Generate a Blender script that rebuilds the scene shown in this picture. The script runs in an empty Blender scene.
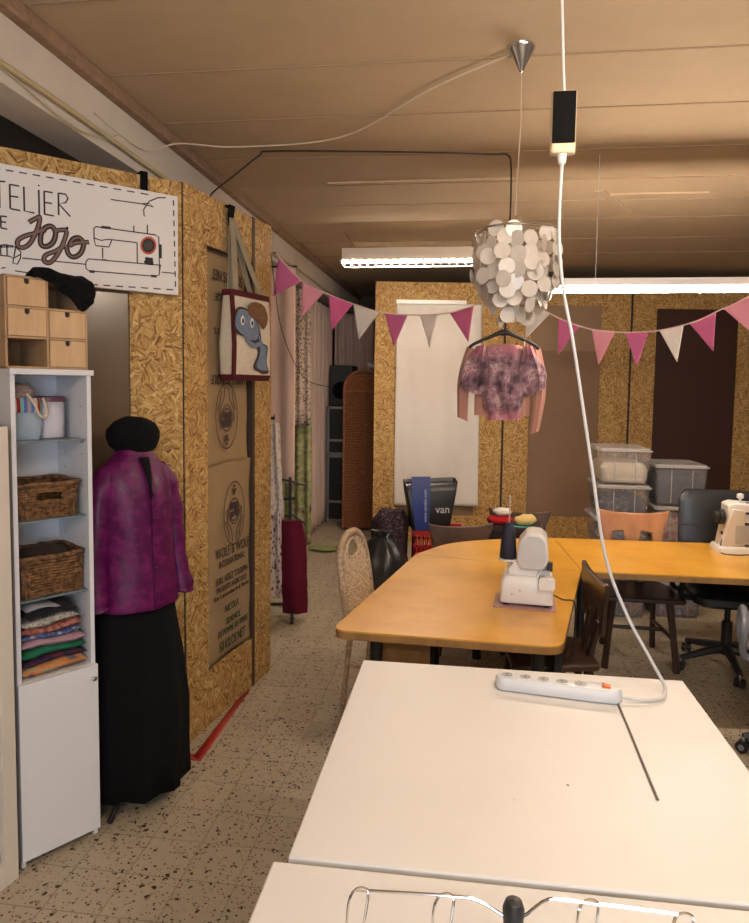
import bpy, math, random
from math import sin, cos, pi, radians
from mathutils import Vector, Matrix, noise
random.seed(7)
sc = bpy.context.scene
COL = sc.collection
# ---------------- camera ----------------
CH = 1.75
pitch, yaw, roll = radians(4.1), radians(7.5), radians(0.75)
fw = Vector((-sin(yaw)*cos(pitch), cos(yaw)*cos(pitch), -sin(pitch)))
rt = Vector((cos(yaw), sin(yaw), 0)); up = rt.cross(fw)
r2 = cos(roll)*rt + sin(roll)*up; u2 = -sin(roll)*rt + cos(roll)*up
cd = bpy.data.cameras.new('camera'); cam = bpy.data.objects.new('camera', cd); COL.objects.link(cam)
M = Matrix((r2, u2, -fw)).transposed().to_4x4(); M.translation = Vector((0, -.045, CH)); cam.matrix_world = M
cd.sensor_fit = 'HORIZONTAL'; cd.sensor_width = 36; cd.lens = 36*695/749; cd.clip_start = 0.05; cd.shift_y = -25.5/749
sc.camera = cam
# ---------------- world, light, exposure ----------------
w = bpy.data.worlds.new('world'); sc.world = w; w.use_nodes = True
w.node_tree.nodes['Background'].inputs[0].default_value = (0.75, 0.8, 1, 1)
w.node_tree.nodes['Background'].inputs[1].default_value = 0.3
sc.view_settings.view_transform = 'Standard'; sc.view_settings.look = 'None'
sc.view_settings.gamma = 1; sc.view_settings.use_curve_mapping = False
sc.view_settings.exposure = 1.12
TUBE_POWER = 100.0
def area(name, loc, target, sx, sy, power, color):
    l = bpy.data.lights.new(name, 'AREA'); l.shape = 'RECTANGLE'; l.size = sx; l.size_y = sy
    l.energy = power; l.color = color
    o = bpy.data.objects.new(name, l); COL.objects.link(o); o.location = loc
    o.rotation_euler = (Vector(target)-Vector(loc)).to_track_quat('-Z', 'Y').to_euler(); return o
area('daylight_from_rear_window', (0.9, -2.85, 1.7), (-1.2, 3, 1.0), 2.2, 1.3, 38, (0.72, 0.84, 1.0))

# ---------------- helpers ----------------
def tag(o, label=None, cat=None, group=None, kind=None):
    if label: o['label'] = label
    if cat: o['category'] = cat
    if group: o['group'] = group
    if kind: o['kind'] = kind
    return o
def empty(name, loc=(0,0,0), rz=0, label=None, cat=None, group=None, kind=None):
    o = bpy.data.objects.new(name, None); COL.objects.link(o); o.location = loc
    o.rotation_euler = (0, 0, rz); o.empty_display_size = .05
    return tag(o, label, cat, group, kind)
def copy_tree(o, parent=None):
    c = o.copy(); COL.objects.link(c)
    if parent is not None: c.parent = parent
    for ch in list(o.children): copy_tree(ch, c)
    return c
class MB:
    def __init__(s): s.v=[]; s.f=[]; s.m=[]; s.cm=0
    def add(s, vs, fs, M=None):
        o=len(s.v); s.v += [tuple(M@Vector(p)) if M else tuple(p) for p in vs]
        s.f += [tuple(i+o for i in f) for f in fs]; s.m += [s.cm]*len(fs); return s
    def box(s,x0,x1,y0,y1,z0,z1,M=None):
        v=[(x,y,z) for z in (z0,z1) for y in (y0,y1) for x in (x0,x1)]
        return s.add(v,[(0,2,3,1),(4,5,7,6),(0,1,5,4),(2,6,7,3),(0,4,6,2),(1,3,7,5)],M)
    def loft(s,secs,cap=True,closed=False,M=None):
        n=len(secs[0]); vs=[p for c in secs for p in c]; fs=[]; k=len(secs)
        for i in range(k if closed else k-1):
            a=i*n; b=((i+1)%k)*n
            for j in range(n): fs.append((a+j,a+(j+1)%n,b+(j+1)%n,b+j))
        if cap and not closed: fs.append(tuple(range(n-1,-1,-1))); fs.append(tuple(range((k-1)*n,k*n)))
        return s.add(vs,fs,M)
    def tube(s,pts,r,n=8,closed=False,M=None,flat=None):
        P=[Vector(p) for p in pts]; k=len(P); secs=[]; prev=None
        for i in range(k):
            a=P[(i-1)%k] if (i>0 or closed) else P[0]; b=P[(i+1)%k] if (i<k-1 or closed) else P[-1]
            t=(b-a).normalized() if (b-a).length>1e-9 else Vector((0,0,1))
            if prev is None:
                u=t.orthogonal().normalized()
                if abs(t.z)<.9: u=Vector((0,0,1)).cross(t).normalized()
            else:
                u=(prev-t*prev.dot(t)); u=u.normalized() if u.length>1e-6 else t.orthogonal().normalized()
            prev=u; v=t.cross(u); rr=r[i] if isinstance(r,(list,tuple)) else r
            secs.append([tuple(P[i]+rr*(cos(2*pi*j/n)*u+sin(2*pi*j/n)*v)) for j in range(n)])
        return s.loft(secs,True,closed,M)
    def cyl(s,p,q,r,n=16,r1=None,M=None): return s.tube([p,q],[r,r if r1 is None else r1],n,M=M)
    def lathe(s,prof,n=24,M=None,c=(0,0,0),sx=1,sy=1):
        secs=[[(c[0]+r*sx*cos(2*pi*j/n),c[1]+r*sy*sin(2*pi*j/n),c[2]+z) for j in range(n)] for r,z in prof]
        return s.loft(secs,True,False,M)
    def sph(s,c,rx,ry=None,rz=None,n=14,m=9,M=None):
        ry=rx if ry is None else ry; rz=rx if rz is None else rz
        return s.loft([[(c[0]+rx*sin(pi*(i+.02)/(m+.04))*cos(2*pi*j/n),c[1]+ry*sin(pi*(i+.02)/(m+.04))*sin(2*pi*j/n),c[2]-rz*cos(pi*i/m)) for j in range(n)] for i in range(m+1)],True,False,M)
    def prism(s,poly,h0,h1,M=None,ax='z'):
        f={'z':lambda p,h:(p[0],p[1],h),'y':lambda p,h:(p[0],h,p[1]),'x':lambda p,h:(h,p[0],p[1])}[ax]
        return s.loft([[f(p,h0) for p in poly],[f(p,h1) for p in poly]],True,False,M)
    def grid(s,fn,nu,nv,M=None):
        vs=[fn(i/nu,j/nv) for j in range(nv+1) for i in range(nu+1)]
        fs=[(j*(nu+1)+i,j*(nu+1)+i+1,(j+1)*(nu+1)+i+1,(j+1)*(nu+1)+i) for j in range(nv) for i in range(nu)]
        return s.add(vs,fs,M)
    def build(s,name,mat,parent=None,bevel=0,seg=2,angle=40,solid=0,sub=0,disp=0,dscale=8):
        me=bpy.data.meshes.new(name); me.from_pydata(s.v,[],s.f)
        for m_ in (mat if isinstance(mat,(list,tuple)) else [mat]): me.materials.append(m_)
        me.polygons.foreach_set('material_index',s.m)
        import bmesh
        bm=bmesh.new(); bm.from_mesh(me); bmesh.ops.recalc_face_normals(bm,faces=bm.faces); 
        if disp:
            bm.normal_update()
            for v in bm.verts: v.co += v.normal*disp*(noise.noise(v.co*dscale)+.5*noise.noise(v.co*dscale*2.3))
        bm.to_mesh(me); bm.free()
        me.polygons.foreach_set('use_smooth',[True]*len(me.polygons))
        try: me.set_sharp_from_angle(angle=radians(angle))
        except Exception: pass
        o=bpy.data.objects.new(name,me); COL.objects.link(o)
        if parent is not None: o.parent=parent
        if bevel:
            b=o.modifiers.new('bevel','BEVEL'); b.width=bevel; b.segments=seg; b.limit_method='ANGLE'; b.angle_limit=radians(35)
        if solid:
            b=o.modifiers.new('solid','SOLIDIFY'); b.thickness=solid; b.offset=0
        if sub:
            b=o.modifiers.new('sub','SUBSURF'); b.levels=sub; b.render_levels=sub
        return o
def spline(pts,per=8,closed=False):
    P=[Vector(p) for p in pts]; out=[]; n=len(P)
    for i in range(n if closed else n-1):
        g=lambda k:P[k%n] if closed else P[max(0,min(n-1,k))]
        a,b,c,d=g(i-1),g(i),g(i+1),g(i+2)
        for j in range(per):
            t=j/per; out.append(.5*((2*b)+(c-a)*t+(2*a-5*b+4*c-d)*t*t+(3*b-a-3*c+d)*t**3))
    if not closed: out.append(P[-1])
    return out
def rbox(x0,x1,y0,y1,r,n=5):
    p=[]
    for cx,cy,a in ((x1-r,y1-r,0),(x0+r,y1-r,90),(x0+r,y0+r,180),(x1-r,y0+r,270)):
        for i in range(n+1):
            t=radians(a+90*i/n); p.append((cx+r*cos(t),cy+r*sin(t)))
    return p
def round_poly(P,rs,n=5):
    out=[]; k=len(P)
    for i in range(k):
        a,b,c=Vector(P[i-1]),Vector(P[i]),Vector(P[(i+1)%k]); r=rs[i]
        if r<=0: out.append(tuple(b)); continue
        p=b+(a-b).normalized()*r; q=b+(c-b).normalized()*r
        for j in range(n+1):
            t=j/n; out.append(tuple((1-t)**2*p+2*t*(1-t)*b+t*t*q))
    return out
def text_mesh(name,txt,size,mat,parent,loc,rot=(pi/2,0,0),sx=1,ext=.0008,align='CENTER',shear=0):
    c=bpy.data.curves.new(name,'FONT'); c.body=txt; c.size=size; c.extrude=ext; c.align_x=align; c.align_y='CENTER'; c.shear=shear; c.resolution_u=3
    t=bpy.data.objects.new(name,c); COL.objects.link(t)
    me=bpy.data.meshes.new_from_object(t.evaluated_get(bpy.context.evaluated_depsgraph_get()))
    bpy.data.objects.remove(t); bpy.data.curves.remove(c)
    me.materials.clear(); me.materials.append(mat)
    o=bpy.data.objects.new(name,me); COL.objects.link(o); o.parent=parent; o.location=loc; o.rotation_euler=rot; o.scale=(sx,1,1)
    return o

# ---------------- materials ----------------
class NT:
    def __init__(s,name):
        s.m=bpy.data.materials.new(name); s.m.use_nodes=True; s.t=s.m.node_tree; s.n=s.t.nodes; s.b=s.n['Principled BSDF']
    def new(s,ty,**k):
        n=s.n.new(ty)
        for a,b in k.items():
            if a.startswith('i_'): n.inputs[a[2:].replace('_',' ')].default_value=b
            else: setattr(n,a,b)
        return n
    def l(s,a,b): s.t.links.new(a,b)
    def coord(s,scale=(1,1,1),loc=(0,0,0),rot=(0,0,0),kind='Object'):
        c=s.new('ShaderNodeTexCoord'); m=s.new('ShaderNodeMapping'); s.l(c.outputs[kind],m.inputs[0])
        m.inputs['Scale'].default_value=scale; m.inputs['Location'].default_value=loc; m.inputs['Rotation'].default_value=rot
        return m.outputs[0]
    def noise(s,v,scale,detail=3,rough=.5):
        n=s.new('ShaderNodeTexNoise'); s.l(v,n.inputs['Vector']); n.inputs['Scale'].default_value=scale; n.inputs['Detail'].default_value=detail; n.inputs['Roughness'].default_value=rough
        return n
    def vor(s,v,scale,rand=1,feature='F1'):
        n=s.new('ShaderNodeTexVoronoi',feature=feature); s.l(v,n.inputs['Vector']); n.inputs['Scale'].default_value=scale; n.inputs['Randomness'].default_value=rand
        return n
    def ramp(s,fac,stops,interp='LINEAR'):
        r=s.new('ShaderNodeValToRGB'); s.l(fac,r.inputs[0]); r.color_ramp.interpolation=interp
        e=r.color_ramp.elements
        while len(e)<len(stops): e.new(.5)
        for x,(p,c) in zip(e,stops): x.position=p; x.color=(*c,1) if len(c)==3 else c
        return r.outputs[0]
    def mix(s,f,a,b,mode='MIX'):
        m=s.new('ShaderNodeMix',data_type='RGBA',blend_type=mode)
        for idx,val in ((0,f),(6,a),(7,b)):
            if hasattr(val,'is_linked'): s.l(val,m.inputs[idx])
            elif idx==0: m.inputs[0].default_value=val
            else: m.inputs[idx].default_value=(*val,1)
        return m.outputs[2]
    def math(s,op,a,b=None):
        m=s.new('ShaderNodeMath',operation=op)
        for i,x in enumerate((a,b)):
            if x is None: continue
            if hasattr(x,'is_linked'): s.l(x,m.inputs[i])
            else: m.inputs[i].default_value=x
        return m.outputs[0]
    def bump(s,h,strength=.3,dist=.01):
        b=s.new('ShaderNodeBump'); s.l(h,b.inputs['Height']); b.inputs['Strength'].default_value=strength; b.inputs['Distance'].default_value=dist
        s.l(b.outputs[0],s.b.inputs['Normal'])
    def col(s,c):
        if hasattr(c,'is_linked'): s.l(c,s.b.inputs['Base Color'])
        else: s.b.inputs['Base Color'].default_value=(*c,1)
    def set(s,rough=.5,metal=0,spec=.5,coat=0,sheen=0):
        s.b.inputs['Roughness'].default_value=rough; s.b.inputs['Metallic'].default_value=metal; s.b.inputs['Specular IOR Level'].default_value=spec
        s.b.inputs['Coat Weight'].default_value=coat; s.b.inputs['Coat Roughness'].default_value=.25; s.b.inputs['Sheen Weight'].default_value=sheen; return s
def lighten(c,k): return tuple(min(1,x*k) for x in c)
def plain(name,c,rough=.5,metal=0,var=.08,scale=12,spec=.5,coat=0,bump=0,sheen=0):
    t=NT(name); t.set(rough,metal,spec,coat,sheen); v=t.coord(); n=t.noise(v,scale,4)
    t.col(t.mix(n.outputs['Fac'],lighten(c,1-var),lighten(c,1+var)))
    if bump: t.bump(t.noise(v,scale*6,3).outputs['Fac'],bump,.004)
    return t.m
def fabric(name,c,var=.15,weave=900,rough=.9,sheen=.05,fold=0):
    t=NT(name); t.set(rough,0,.2,0,sheen); v=t.coord(); n=t.noise(v,7,4)
    t.col(t.mix(n.outputs['Fac'],lighten(c,1-var),lighten(c,1+var)))
    b=t.noise(v,weave,2).outputs['Fac']
    if fold: b=t.math('ADD',b,t.math('MULTIPLY',t.noise(v,fold,2).outputs['Fac'],6))
    t.bump(b,.3,.002); return t.m
def osb(name,tint=1.0):
    t=NT(name); t.set(.62,0,.3)
    v=t.coord(); d=t.noise(v,10,2); vv=t.new('ShaderNodeVectorMath',operation='MULTIPLY_ADD'); t.l(d.outputs['Color'],vv.inputs[0]); vv.inputs[1].default_value=(.018,.018,.018); t.l(v,vv.inputs[2])
    def layer(cs,off,lng):
        m=t.new('ShaderNodeMapping'); t.l(vv.outputs[0],m.inputs[0]); m.inputs['Location'].default_value=off
        c=t.vor(m.outputs[0],cs); ang=t.math('MULTIPLY',t.new('ShaderNodeSeparateColor').outputs[0],1)
        sp=t.n[-2]; t.l(c.outputs['Color'],sp.inputs[0]); ang=t.math('MULTIPLY',sp.outputs[0],6.28)
        r=t.new('ShaderNodeVectorRotate',rotation_type='Y_AXIS'); t.l(m.outputs[0],r.inputs['Vector']); t.l(ang,r.inputs['Angle'])
        m2=t.new('ShaderNodeMapping'); t.l(r.outputs[0],m2.inputs[0]); m2.inputs['Scale'].default_value=(130,14,lng*1.5)
        e=t.vor(m2.outputs[0],1); s2=t.new('ShaderNodeSeparateColor'); t.l(e.outputs['Color'],s2.inputs[0])
        m3=t.new('ShaderNodeMapping'); t.l(r.outputs[0],m3.inputs[0]); m3.inputs['Scale'].default_value=(500,20,20)
        g=t.noise(m3.outputs[0],1,3)
        return s2.outputs[0],g.outputs['Fac'],e.outputs['Distance']
    a,g,h=layer(20,(0,0,0),13); b,g2,h2=layer(14,(3.3,1,7.1),10)
    sel=t.math('GREATER_THAN',t.noise(v,21,2).outputs['Fac'],.5)
    f=t.new('ShaderNodeMix'); t.l(sel,f.inputs[0]); t.l(a,f.inputs[2]); t.l(b,f.inputs[3])
    c=t.ramp(f.outputs[0],[(0,(.13*tint,.055*tint,.016*tint)),(.12,(.29*tint,.155*tint,.043*tint)),(.5,(.51*tint,.308*tint,.10*tint)),(.8,(.62*tint,.42*tint,.15*tint)),(1,(.78*tint,.58*tint,.27*tint))])
    c=t.mix(t.math('MULTIPLY',g,.5),c,(.28*tint,.14*tint,.05*tint),'MIX')
    t.col(c); t.bump(f.outputs[0],.35,.003); return t.m
def floor_mat():
    t=NT('terrazzo_tiles'); t.set(.42,0,.4)
    v=t.coord(loc=(-.035,-.19,0)); br=t.new('ShaderNodeTexBrick',offset=0.0,squash=1.0); t.l(v,br.inputs['Vector'])
    for k,x in (('Color1',(.45,.385,.27,1)),('Color2',(.37,.31,.215,1)),('Mortar',(.13,.10,.075,1)),('Scale',1.0),('Mortar Size',.0022),('Mortar Smooth',.3),('Bias',0.0),('Brick Width',.2),('Row Height',.2)): br.inputs[k].default_value=x
    dirt=t.noise(v,1.7,5,.6); fine=t.noise(v,40,3)
    base=t.mix(t.ramp(dirt.outputs['Fac'],[(.35,(0,0,0)),(.7,(1,1,1))]),br.outputs['Color'],(.30,.235,.16),'MIX')
    base=t.mix(.55,base,br.outputs['Color'])
    base=t.mix(t.math('MULTIPLY',fine.outputs['Fac'],.35),base,(.55,.48,.38))
    def chips(scale,th,den,c,base):
        wv=t.noise(v,scale*1.2,1); vm=t.new('ShaderNodeVectorMath',operation='MULTIPLY_ADD'); t.l(wv.outputs['Color'],vm.inputs[0]); vm.inputs[1].default_value=(.9/scale,)*3; t.l(v,vm.inputs[2])
        o=t.vor(vm.outputs[0],scale); s=t.new('ShaderNodeSeparateColor'); t.l(o.outputs['Color'],s.inputs[0])
        m=t.math('MULTIPLY',t.math('LESS_THAN',o.outputs['Distance'],t.math('MULTIPLY',s.outputs[1],th)),t.math('GREATER_THAN',s.outputs[0],den))
        return t.mix(m,base,c)
    base=chips(95,.46,.5,(.06,.035,.022),base); base=chips(48,.42,.55,(.03,.018,.014),base); base=chips(60,.4,.75,(.24,.15,.09),base)
    t.col(base); t.bump(br.outputs['Fac'],-.3,.002); return t.m
def burlap():
    t=NT('burlap'); t.set(.95,0,.1); v=t.coord(); n=t.noise(v,5,5)
    wx=t.new('ShaderNodeTexWave',bands_direction='X'); t.l(v,wx.inputs[0]); wx.inputs['Scale'].default_value=170; wx.inputs['Distortion'].default_value=1
    wz=t.new('ShaderNodeTexWave',bands_direction='Z'); t.l(v,wz.inputs[0]); wz.inputs['Scale'].default_value=170; wz.inputs['Distortion'].default_value=1
    ww=t.math('MULTIPLY',wx.outputs['Fac'],wz.outputs['Fac'])
    c=t.mix(n.outputs['Fac'],(.25,.165,.085),(.40,.28,.155)); c=t.mix(t.math('MULTIPLY',ww,.4),c,(.48,.35,.20)); t.col(c); t.bump(ww,.4,.002); return t.m
def wicker_mat(name,a,b,sc_=(1,1,1)):
    t=NT(name); t.set(.6,0,.35); v=t.coord(); n=t.noise(v,60,3); t.col(t.mix(t.ramp(n.outputs['Fac'],[(.35,(0,0,0)),(.65,(1,1,1))]),a,b)); t.bump(n.outputs['Fac'],.3,.002); return t.m
def spots(name,stops,scale,noisew=.6,rough=.85):
    t=NT(name); t.set(rough,0,.2); v=t.coord(); n=t.noise(v,scale,3,.65); o=t.vor(v,scale*1.3); 
    f=t.math('ADD',t.math('MULTIPLY',n.outputs['Fac'],noisew),t.math('MULTIPLY',o.outputs['Distance'],1-noisew))
    t.col(t.ramp(f,stops)); return t.m
def clear(name,c=(.9,.92,.95),trans=.75,rough=.12):
    t=NT(name); t.set(rough,0,.5); v=t.coord(); t.col(t.mix(t.noise(v,20,2).outputs['Fac'],lighten(c,.94),c))
    tr=t.new('ShaderNodeBsdfTransparent'); mx=t.new('ShaderNodeMixShader'); mx.inputs[0].default_value=trans
    t.l(t.b.outputs[0],mx.inputs[1]); t.l(tr.outputs[0],mx.inputs[2]); t.l(mx.outputs[0],t.n['Material Output'].inputs[0]); return t.m
def emit(name,c,s):
    t=NT(name); e=t.new('ShaderNodeEmission'); e.inputs[0].default_value=(*c,1); e.inputs[1].default_value=s
    t.l(e.outputs[0],t.n['Material Output'].inputs[0]); return t.m
def wood(name,a,b,scale=(1,1,1),rough=.35,coat=.2,axis='X'):
    t=NT(name); t.set(rough,0,.5,coat); v=t.coord(scale); n=t.noise(v,6,5,.6); n2=t.noise(v,1.2,2)
    f=t.math('ADD',t.math('MULTIPLY',n.outputs['Fac'],.6),t.math('MULTIPLY',n2.outputs['Fac'],.4))
    t.col(t.ramp(f,[(.35,a),(.65,b)])); t.bump(n.outputs['Fac'],.05,.002); return t.m

OSB=osb('oriented_strand_board'); FLOOR=floor_mat(); BURLAP=burlap()
def ceiling_mat():
    t=NT('ceiling_board'); t.set(.8,0,.2); v=t.coord(); n=t.noise(v,1.3,5,.6); n2=t.noise(v,9,3)
    c=t.mix(n.outputs['Fac'],(.42,.315,.20),(.55,.43,.29)); t.col(t.mix(t.math('MULTIPLY',n2.outputs['Fac'],.25),c,(.36,.26,.18))); return t.m
CEIL=ceiling_mat()
PLASTER=plain('old_white_plaster',(.60,.54,.47),.85,var=.12,scale=5,bump=.3)
WHITEWALL=plain('room_wall_paint',(.50,.45,.40),.85,var=.06,scale=3)
DARKWALL=plain('dark_room_wall',(.12,.09,.08),.85,var=.1,scale=3)
TRIMWOOD=wood('brown_trim_wood',(.20,.12,.07),(.33,.21,.13),(1,6,6),.7,0)
GROOVE=plain('dark_seal_strip',(.02,.015,.012),.7)
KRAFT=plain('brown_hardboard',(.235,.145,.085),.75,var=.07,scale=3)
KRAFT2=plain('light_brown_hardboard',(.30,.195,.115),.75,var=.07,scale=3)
DARKBROWN=plain('dark_brown_panel',(.045,.017,.010),.5,var=.08,scale=3)
GLOSSBROWN=plain('varnished_brown_panel',(.145,.095,.055),.2,var=.12,scale=4,coat=.6)
WLAM=plain('white_laminate',(.68,.68,.70),.35,var=.02,scale=3)
CREAM=plain('cream_laminate',(.66,.60,.52),.4,var=.03,scale=3)
def table_white():
    t=NT('white_table_laminate'); t.set(.4,0,.5,.0); v=t.coord(); n=t.noise(v,2.5,5,.6)
    c=t.mix(n.outputs['Fac'],(.66,.645,.62),(.76,.745,.72)); o=t.vor(v,7); s=t.new('ShaderNodeSeparateColor'); t.l(o.outputs['Color'],s.inputs[0])
    m=t.math('MULTIPLY',t.math('LESS_THAN',o.outputs['Distance'],.035),t.math('GREATER_THAN',s.outputs[0],.62)); t.col(t.mix(m,c,(.12,.09,.07)))
    t.l(t.ramp(n.outputs['Fac'],[(.3,(.36,)*3),(.7,(.50,)*3)]),t.b.inputs['Roughness']); return t.m
TWHITE=table_white()
def table_wood():
    t=NT('worn_beech_tabletop'); t.set(.33,0,.5,.25); v=t.coord((2,2,2)); n=t.noise(v,1.6,5,.65); v2=t.coord((1.5,9,1)); g=t.noise(v2,6,4,.6)
    c=t.ramp(n.outputs['Fac'],[(.3,(.60,.275,.022)),(.55,(.74,.385,.038)),(.75,(.78,.46,.09))]); c=t.mix(t.math('MULTIPLY',g.outputs['Fac'],.35),c,(.50,.23,.028)); t.col(c); return t.m
TWOOD=table_wood()
TEDGE=wood('wooden_table_edge',(.24,.12,.035),(.34,.185,.055),(4,4,1),.5,.1)
BLACKMET=plain('black_painted_metal',(.012,.012,.013),.4,var=.1)
BLACKPL=plain('black_plastic',(.014,.014,.015),.45,var=.1)
BLACKFAB=fabric('black_velvet',(.0025,.0025,.003),.3,400,.95,0)
CHROME=plain('chrome',(.75,.75,.76),.12,1,.03)
STEEL=plain('dull_steel',(.5,.5,.5),.35,1,.05)
WPLAST=plain('white_machine_plastic',(.74,.72,.69),.3,var=.02,coat=.2)
GREYPL=plain('grey_plastic',(.30,.31,.34),.4,var=.03)
WCABLE=plain('grey_white_cable',(.55,.55,.56),.45,var=.03)
DRAWERW=wood('raw_plywood',(.50,.31,.155),(.60,.40,.22),(6,6,1),.6,0)
DRAWERS=wood('plywood_side',(.36,.22,.11),(.46,.29,.16),(6,6,1),.6,0)
DARKW2=wood('worn_dark_wood',(.05,.024,.014),(.11,.055,.03),(3,3,1),.5,.1)
DARKW=wood('dark_and_shaded_wood',(.022,.010,.006),(.055,.024,.013),(3,3,1),.35,.2)
MIDW=wood('brown_carved_wood',(.30,.125,.045),(.50,.24,.10),(3,3,1),.4,.2)
INK=plain('dark_print_ink',(.045,.025,.018),.9,var=.2); GREENINK=plain('green_print_ink',(.02,.05,.02),.9,var=.2)

# ================= SETTING =================
def struct(name,mb,mat,parent=None,**k):
    o=mb.build(name,mat,parent,**k)
    if parent is None: o['kind']='structure'
    return o
struct('floor',MB().box(-4,5,-3,10.5,-.1,0),FLOOR)
m=MB().box(-4,5,-3,10.5,3.1,3.2); struct('ceiling',m,CEIL)
struct('wall_left_outer',MB().box(-4.1,-4,-3,10.5,0,3.1),WHITEWALL)
struct('wall_right',MB().box(5,5.1,-3,10.5,0,3.1),WHITEWALL)
struct('wall_far',MB().box(-4,5,10.5,10.6,0,3.1),DARKWALL)
# rear wall behind the camera with its window opening
m=MB(); m.box(-4,-.3,-3.1,-3,0,3.1); m.box(2.1,5,-3.1,-3,0,3.1); m.box(-.3,2.1,-3.1,-3,0,1.0); m.box(-.3,2.1,-3.1,-3,2.4,3.1); struct('wall_rear',m,WHITEWALL)
wn=empty('window_1',(0,0,0),kind='structure')
m=MB()
for a in ((-.3,-.24),(.87,.93),(2.04,2.1)): m.box(a[0],a[1],-3.08,-3.02,1.0,2.4)
m.box(-.24,2.04,-3.08,-3.02,1,1.06); m.box(-.24,2.04,-3.08,-3.02,2.34,2.4); m.build('window_frame',WLAM,wn)
# ceiling beam along the left with its trim and ceiling seams
m=MB().box(-1.85,-1.65,-3,10.4,2.80,3.1); struct('trim_1',m,PLASTER)
m=MB().box(-1.655,-1.60,-3,10.4,3.04,3.1); struct('trim_2',m,TRIMWOOD,bevel=.008)
m=MB().tube([(-1.63,y,2.852+.006*sin(y*3)) for y in [i*.3-3 for i in range(45)]],.011,8); struct('trim_3',m,plain('yellowed_pipe_paint',(.46,.37,.20),.5))
m=MB(); SEAM=plain('ceiling_seam',(.33,.235,.15),.9)
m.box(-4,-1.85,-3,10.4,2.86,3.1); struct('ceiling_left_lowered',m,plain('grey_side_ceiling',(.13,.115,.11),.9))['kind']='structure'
for i,y in enumerate((1.75,2.36,2.94,3.50,4.10,4.68,5.2,5.74,6.5,7.2)):
    struct('trim_%d'%(i+4),MB().box(-1.6,5,y-.003,y+.003,3.096,3.1),SEAM)
bt=[(-1.1,.9,2.27,.09),( -.95,.28,4.62,.035),(.9,1.6,5.05,.03)]
for i,(x0,x1,y,w_) in enumerate(bt): struct('trim_%d'%(i+14),MB().box(x0,x1,y-w_/2,y+w_/2,3.088,3.1),CEIL)
t_=struct('trim_17',MB().box(-.35,.35,-.035,.035,-.012,0),CEIL); t_.location=(1.02,5.25,3.1); t_.rotation_euler=(0,0,radians(63))

# OSB partitions (local frame: x along the wall, y into the wall, z up)
SWA=math.atan2(.72,.69); LWA=math.atan2(.904,.143); BWA=math.atan2(.6,4.0)
sw=empty('wall_left',(-1.307,3.07,0),SWA,kind='structure'); sw.scale=(1,1,1.0098)
m=MB(); T=.018
m.box(-.255,-.012,0,T,.0,2.42); m.box(-1.25,-1.0,0,T,0,2.42); m.box(-1.25,-.012,0,T,2.42,2.64); m.box(-1.0,-.255,0,T,0,.28)
m.box(-2.6,-1.28,0,T,0,2.64); m.build('osb_frame',OSB,sw)
MB().box(-1.0,-.255,.012,.02,.28,2.42).build('infill_panel',GLOSSBROWN,sw)
m=MB(); m.box(-1.28,-1.25,-.002,.05,0,2.64); m.box(-.018,0,.004,.06,0,2.645); m.build('edge_strip',GROOVE,sw)
MB().box(-2.6,-.02,.022,.08,0,2.63).build('backing',DARKWALL,sw)
lw=empty('wall_aisle',(-1.307,3.07,0),LWA,kind='structure'); lw.scale=(1,1,1.0098)
m=MB(); m.box(.0,.205,0,T,0,2.645); m.box(.205,.69,0,T,0,.285); m.box(.205,.69,0,T,2.405,2.645); m.box(.72,.937,-.002,T,.004,2.65); m.build('osb_frame',OSB,lw)
m=MB(); m.box(.69,.72,-.004,.04,0,2.65); m.build('edge_strip',plain('dark_brown_edge',(.05,.03,.018),.6),lw)
MB().box(.0,.937,.05,.07,0,2.6).build('backing',KRAFT,lw)
m=MB(); m.box(0.0,.937,.02,.05,2.6,2.64); m.box(.9,.937,.02,.05,0,2.6); m.build('stud',TRIMWOOD,lw)
bw=empty('wall_back',(-1.02,7.63,0),BWA,kind='structure')
m=MB()
mods=[(0,.26,1.13,1.43),(1.455,1.73,2.52,2.84),(2.865,3.13,4.05,4.27),(4.295,4.56,5.4,5.68)]
for a,b,c,d in mods:
    m.box(a,b,0,T,0,2.9); m.box(c,d,0,T,0,2.9); m.box(b,c,0,T,2.65 if a<1 or a>2 else 2.67,2.9); m.box(b,c,0,T,0,.3)
m.build('osb_frame',OSB,bw)
m=MB()
for a,b in ((1.43,1.455),(2.84,2.865),(4.27,4.295)): m.box(a,b,.006,.05,0,2.9)
m.build('edge_strip',GROOVE,bw)
MB().box(.26,1.13,.02,.03,.3,2.65).build('infill_panel',KRAFT,bw)
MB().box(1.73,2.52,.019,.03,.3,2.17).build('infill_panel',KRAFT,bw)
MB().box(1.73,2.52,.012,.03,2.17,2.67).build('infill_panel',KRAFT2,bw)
MB().box(3.13,4.05,.014,.03,.3,2.65).build('infill_panel',DARKBROWN,bw)
MB().box(4.56,5.4,.014,.03,.3,2.65).build('infill_panel',KRAFT,bw)
MB().box(0,5.9,.035,.10,0,2.88).build('backing',DARKWALL,bw)

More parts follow.
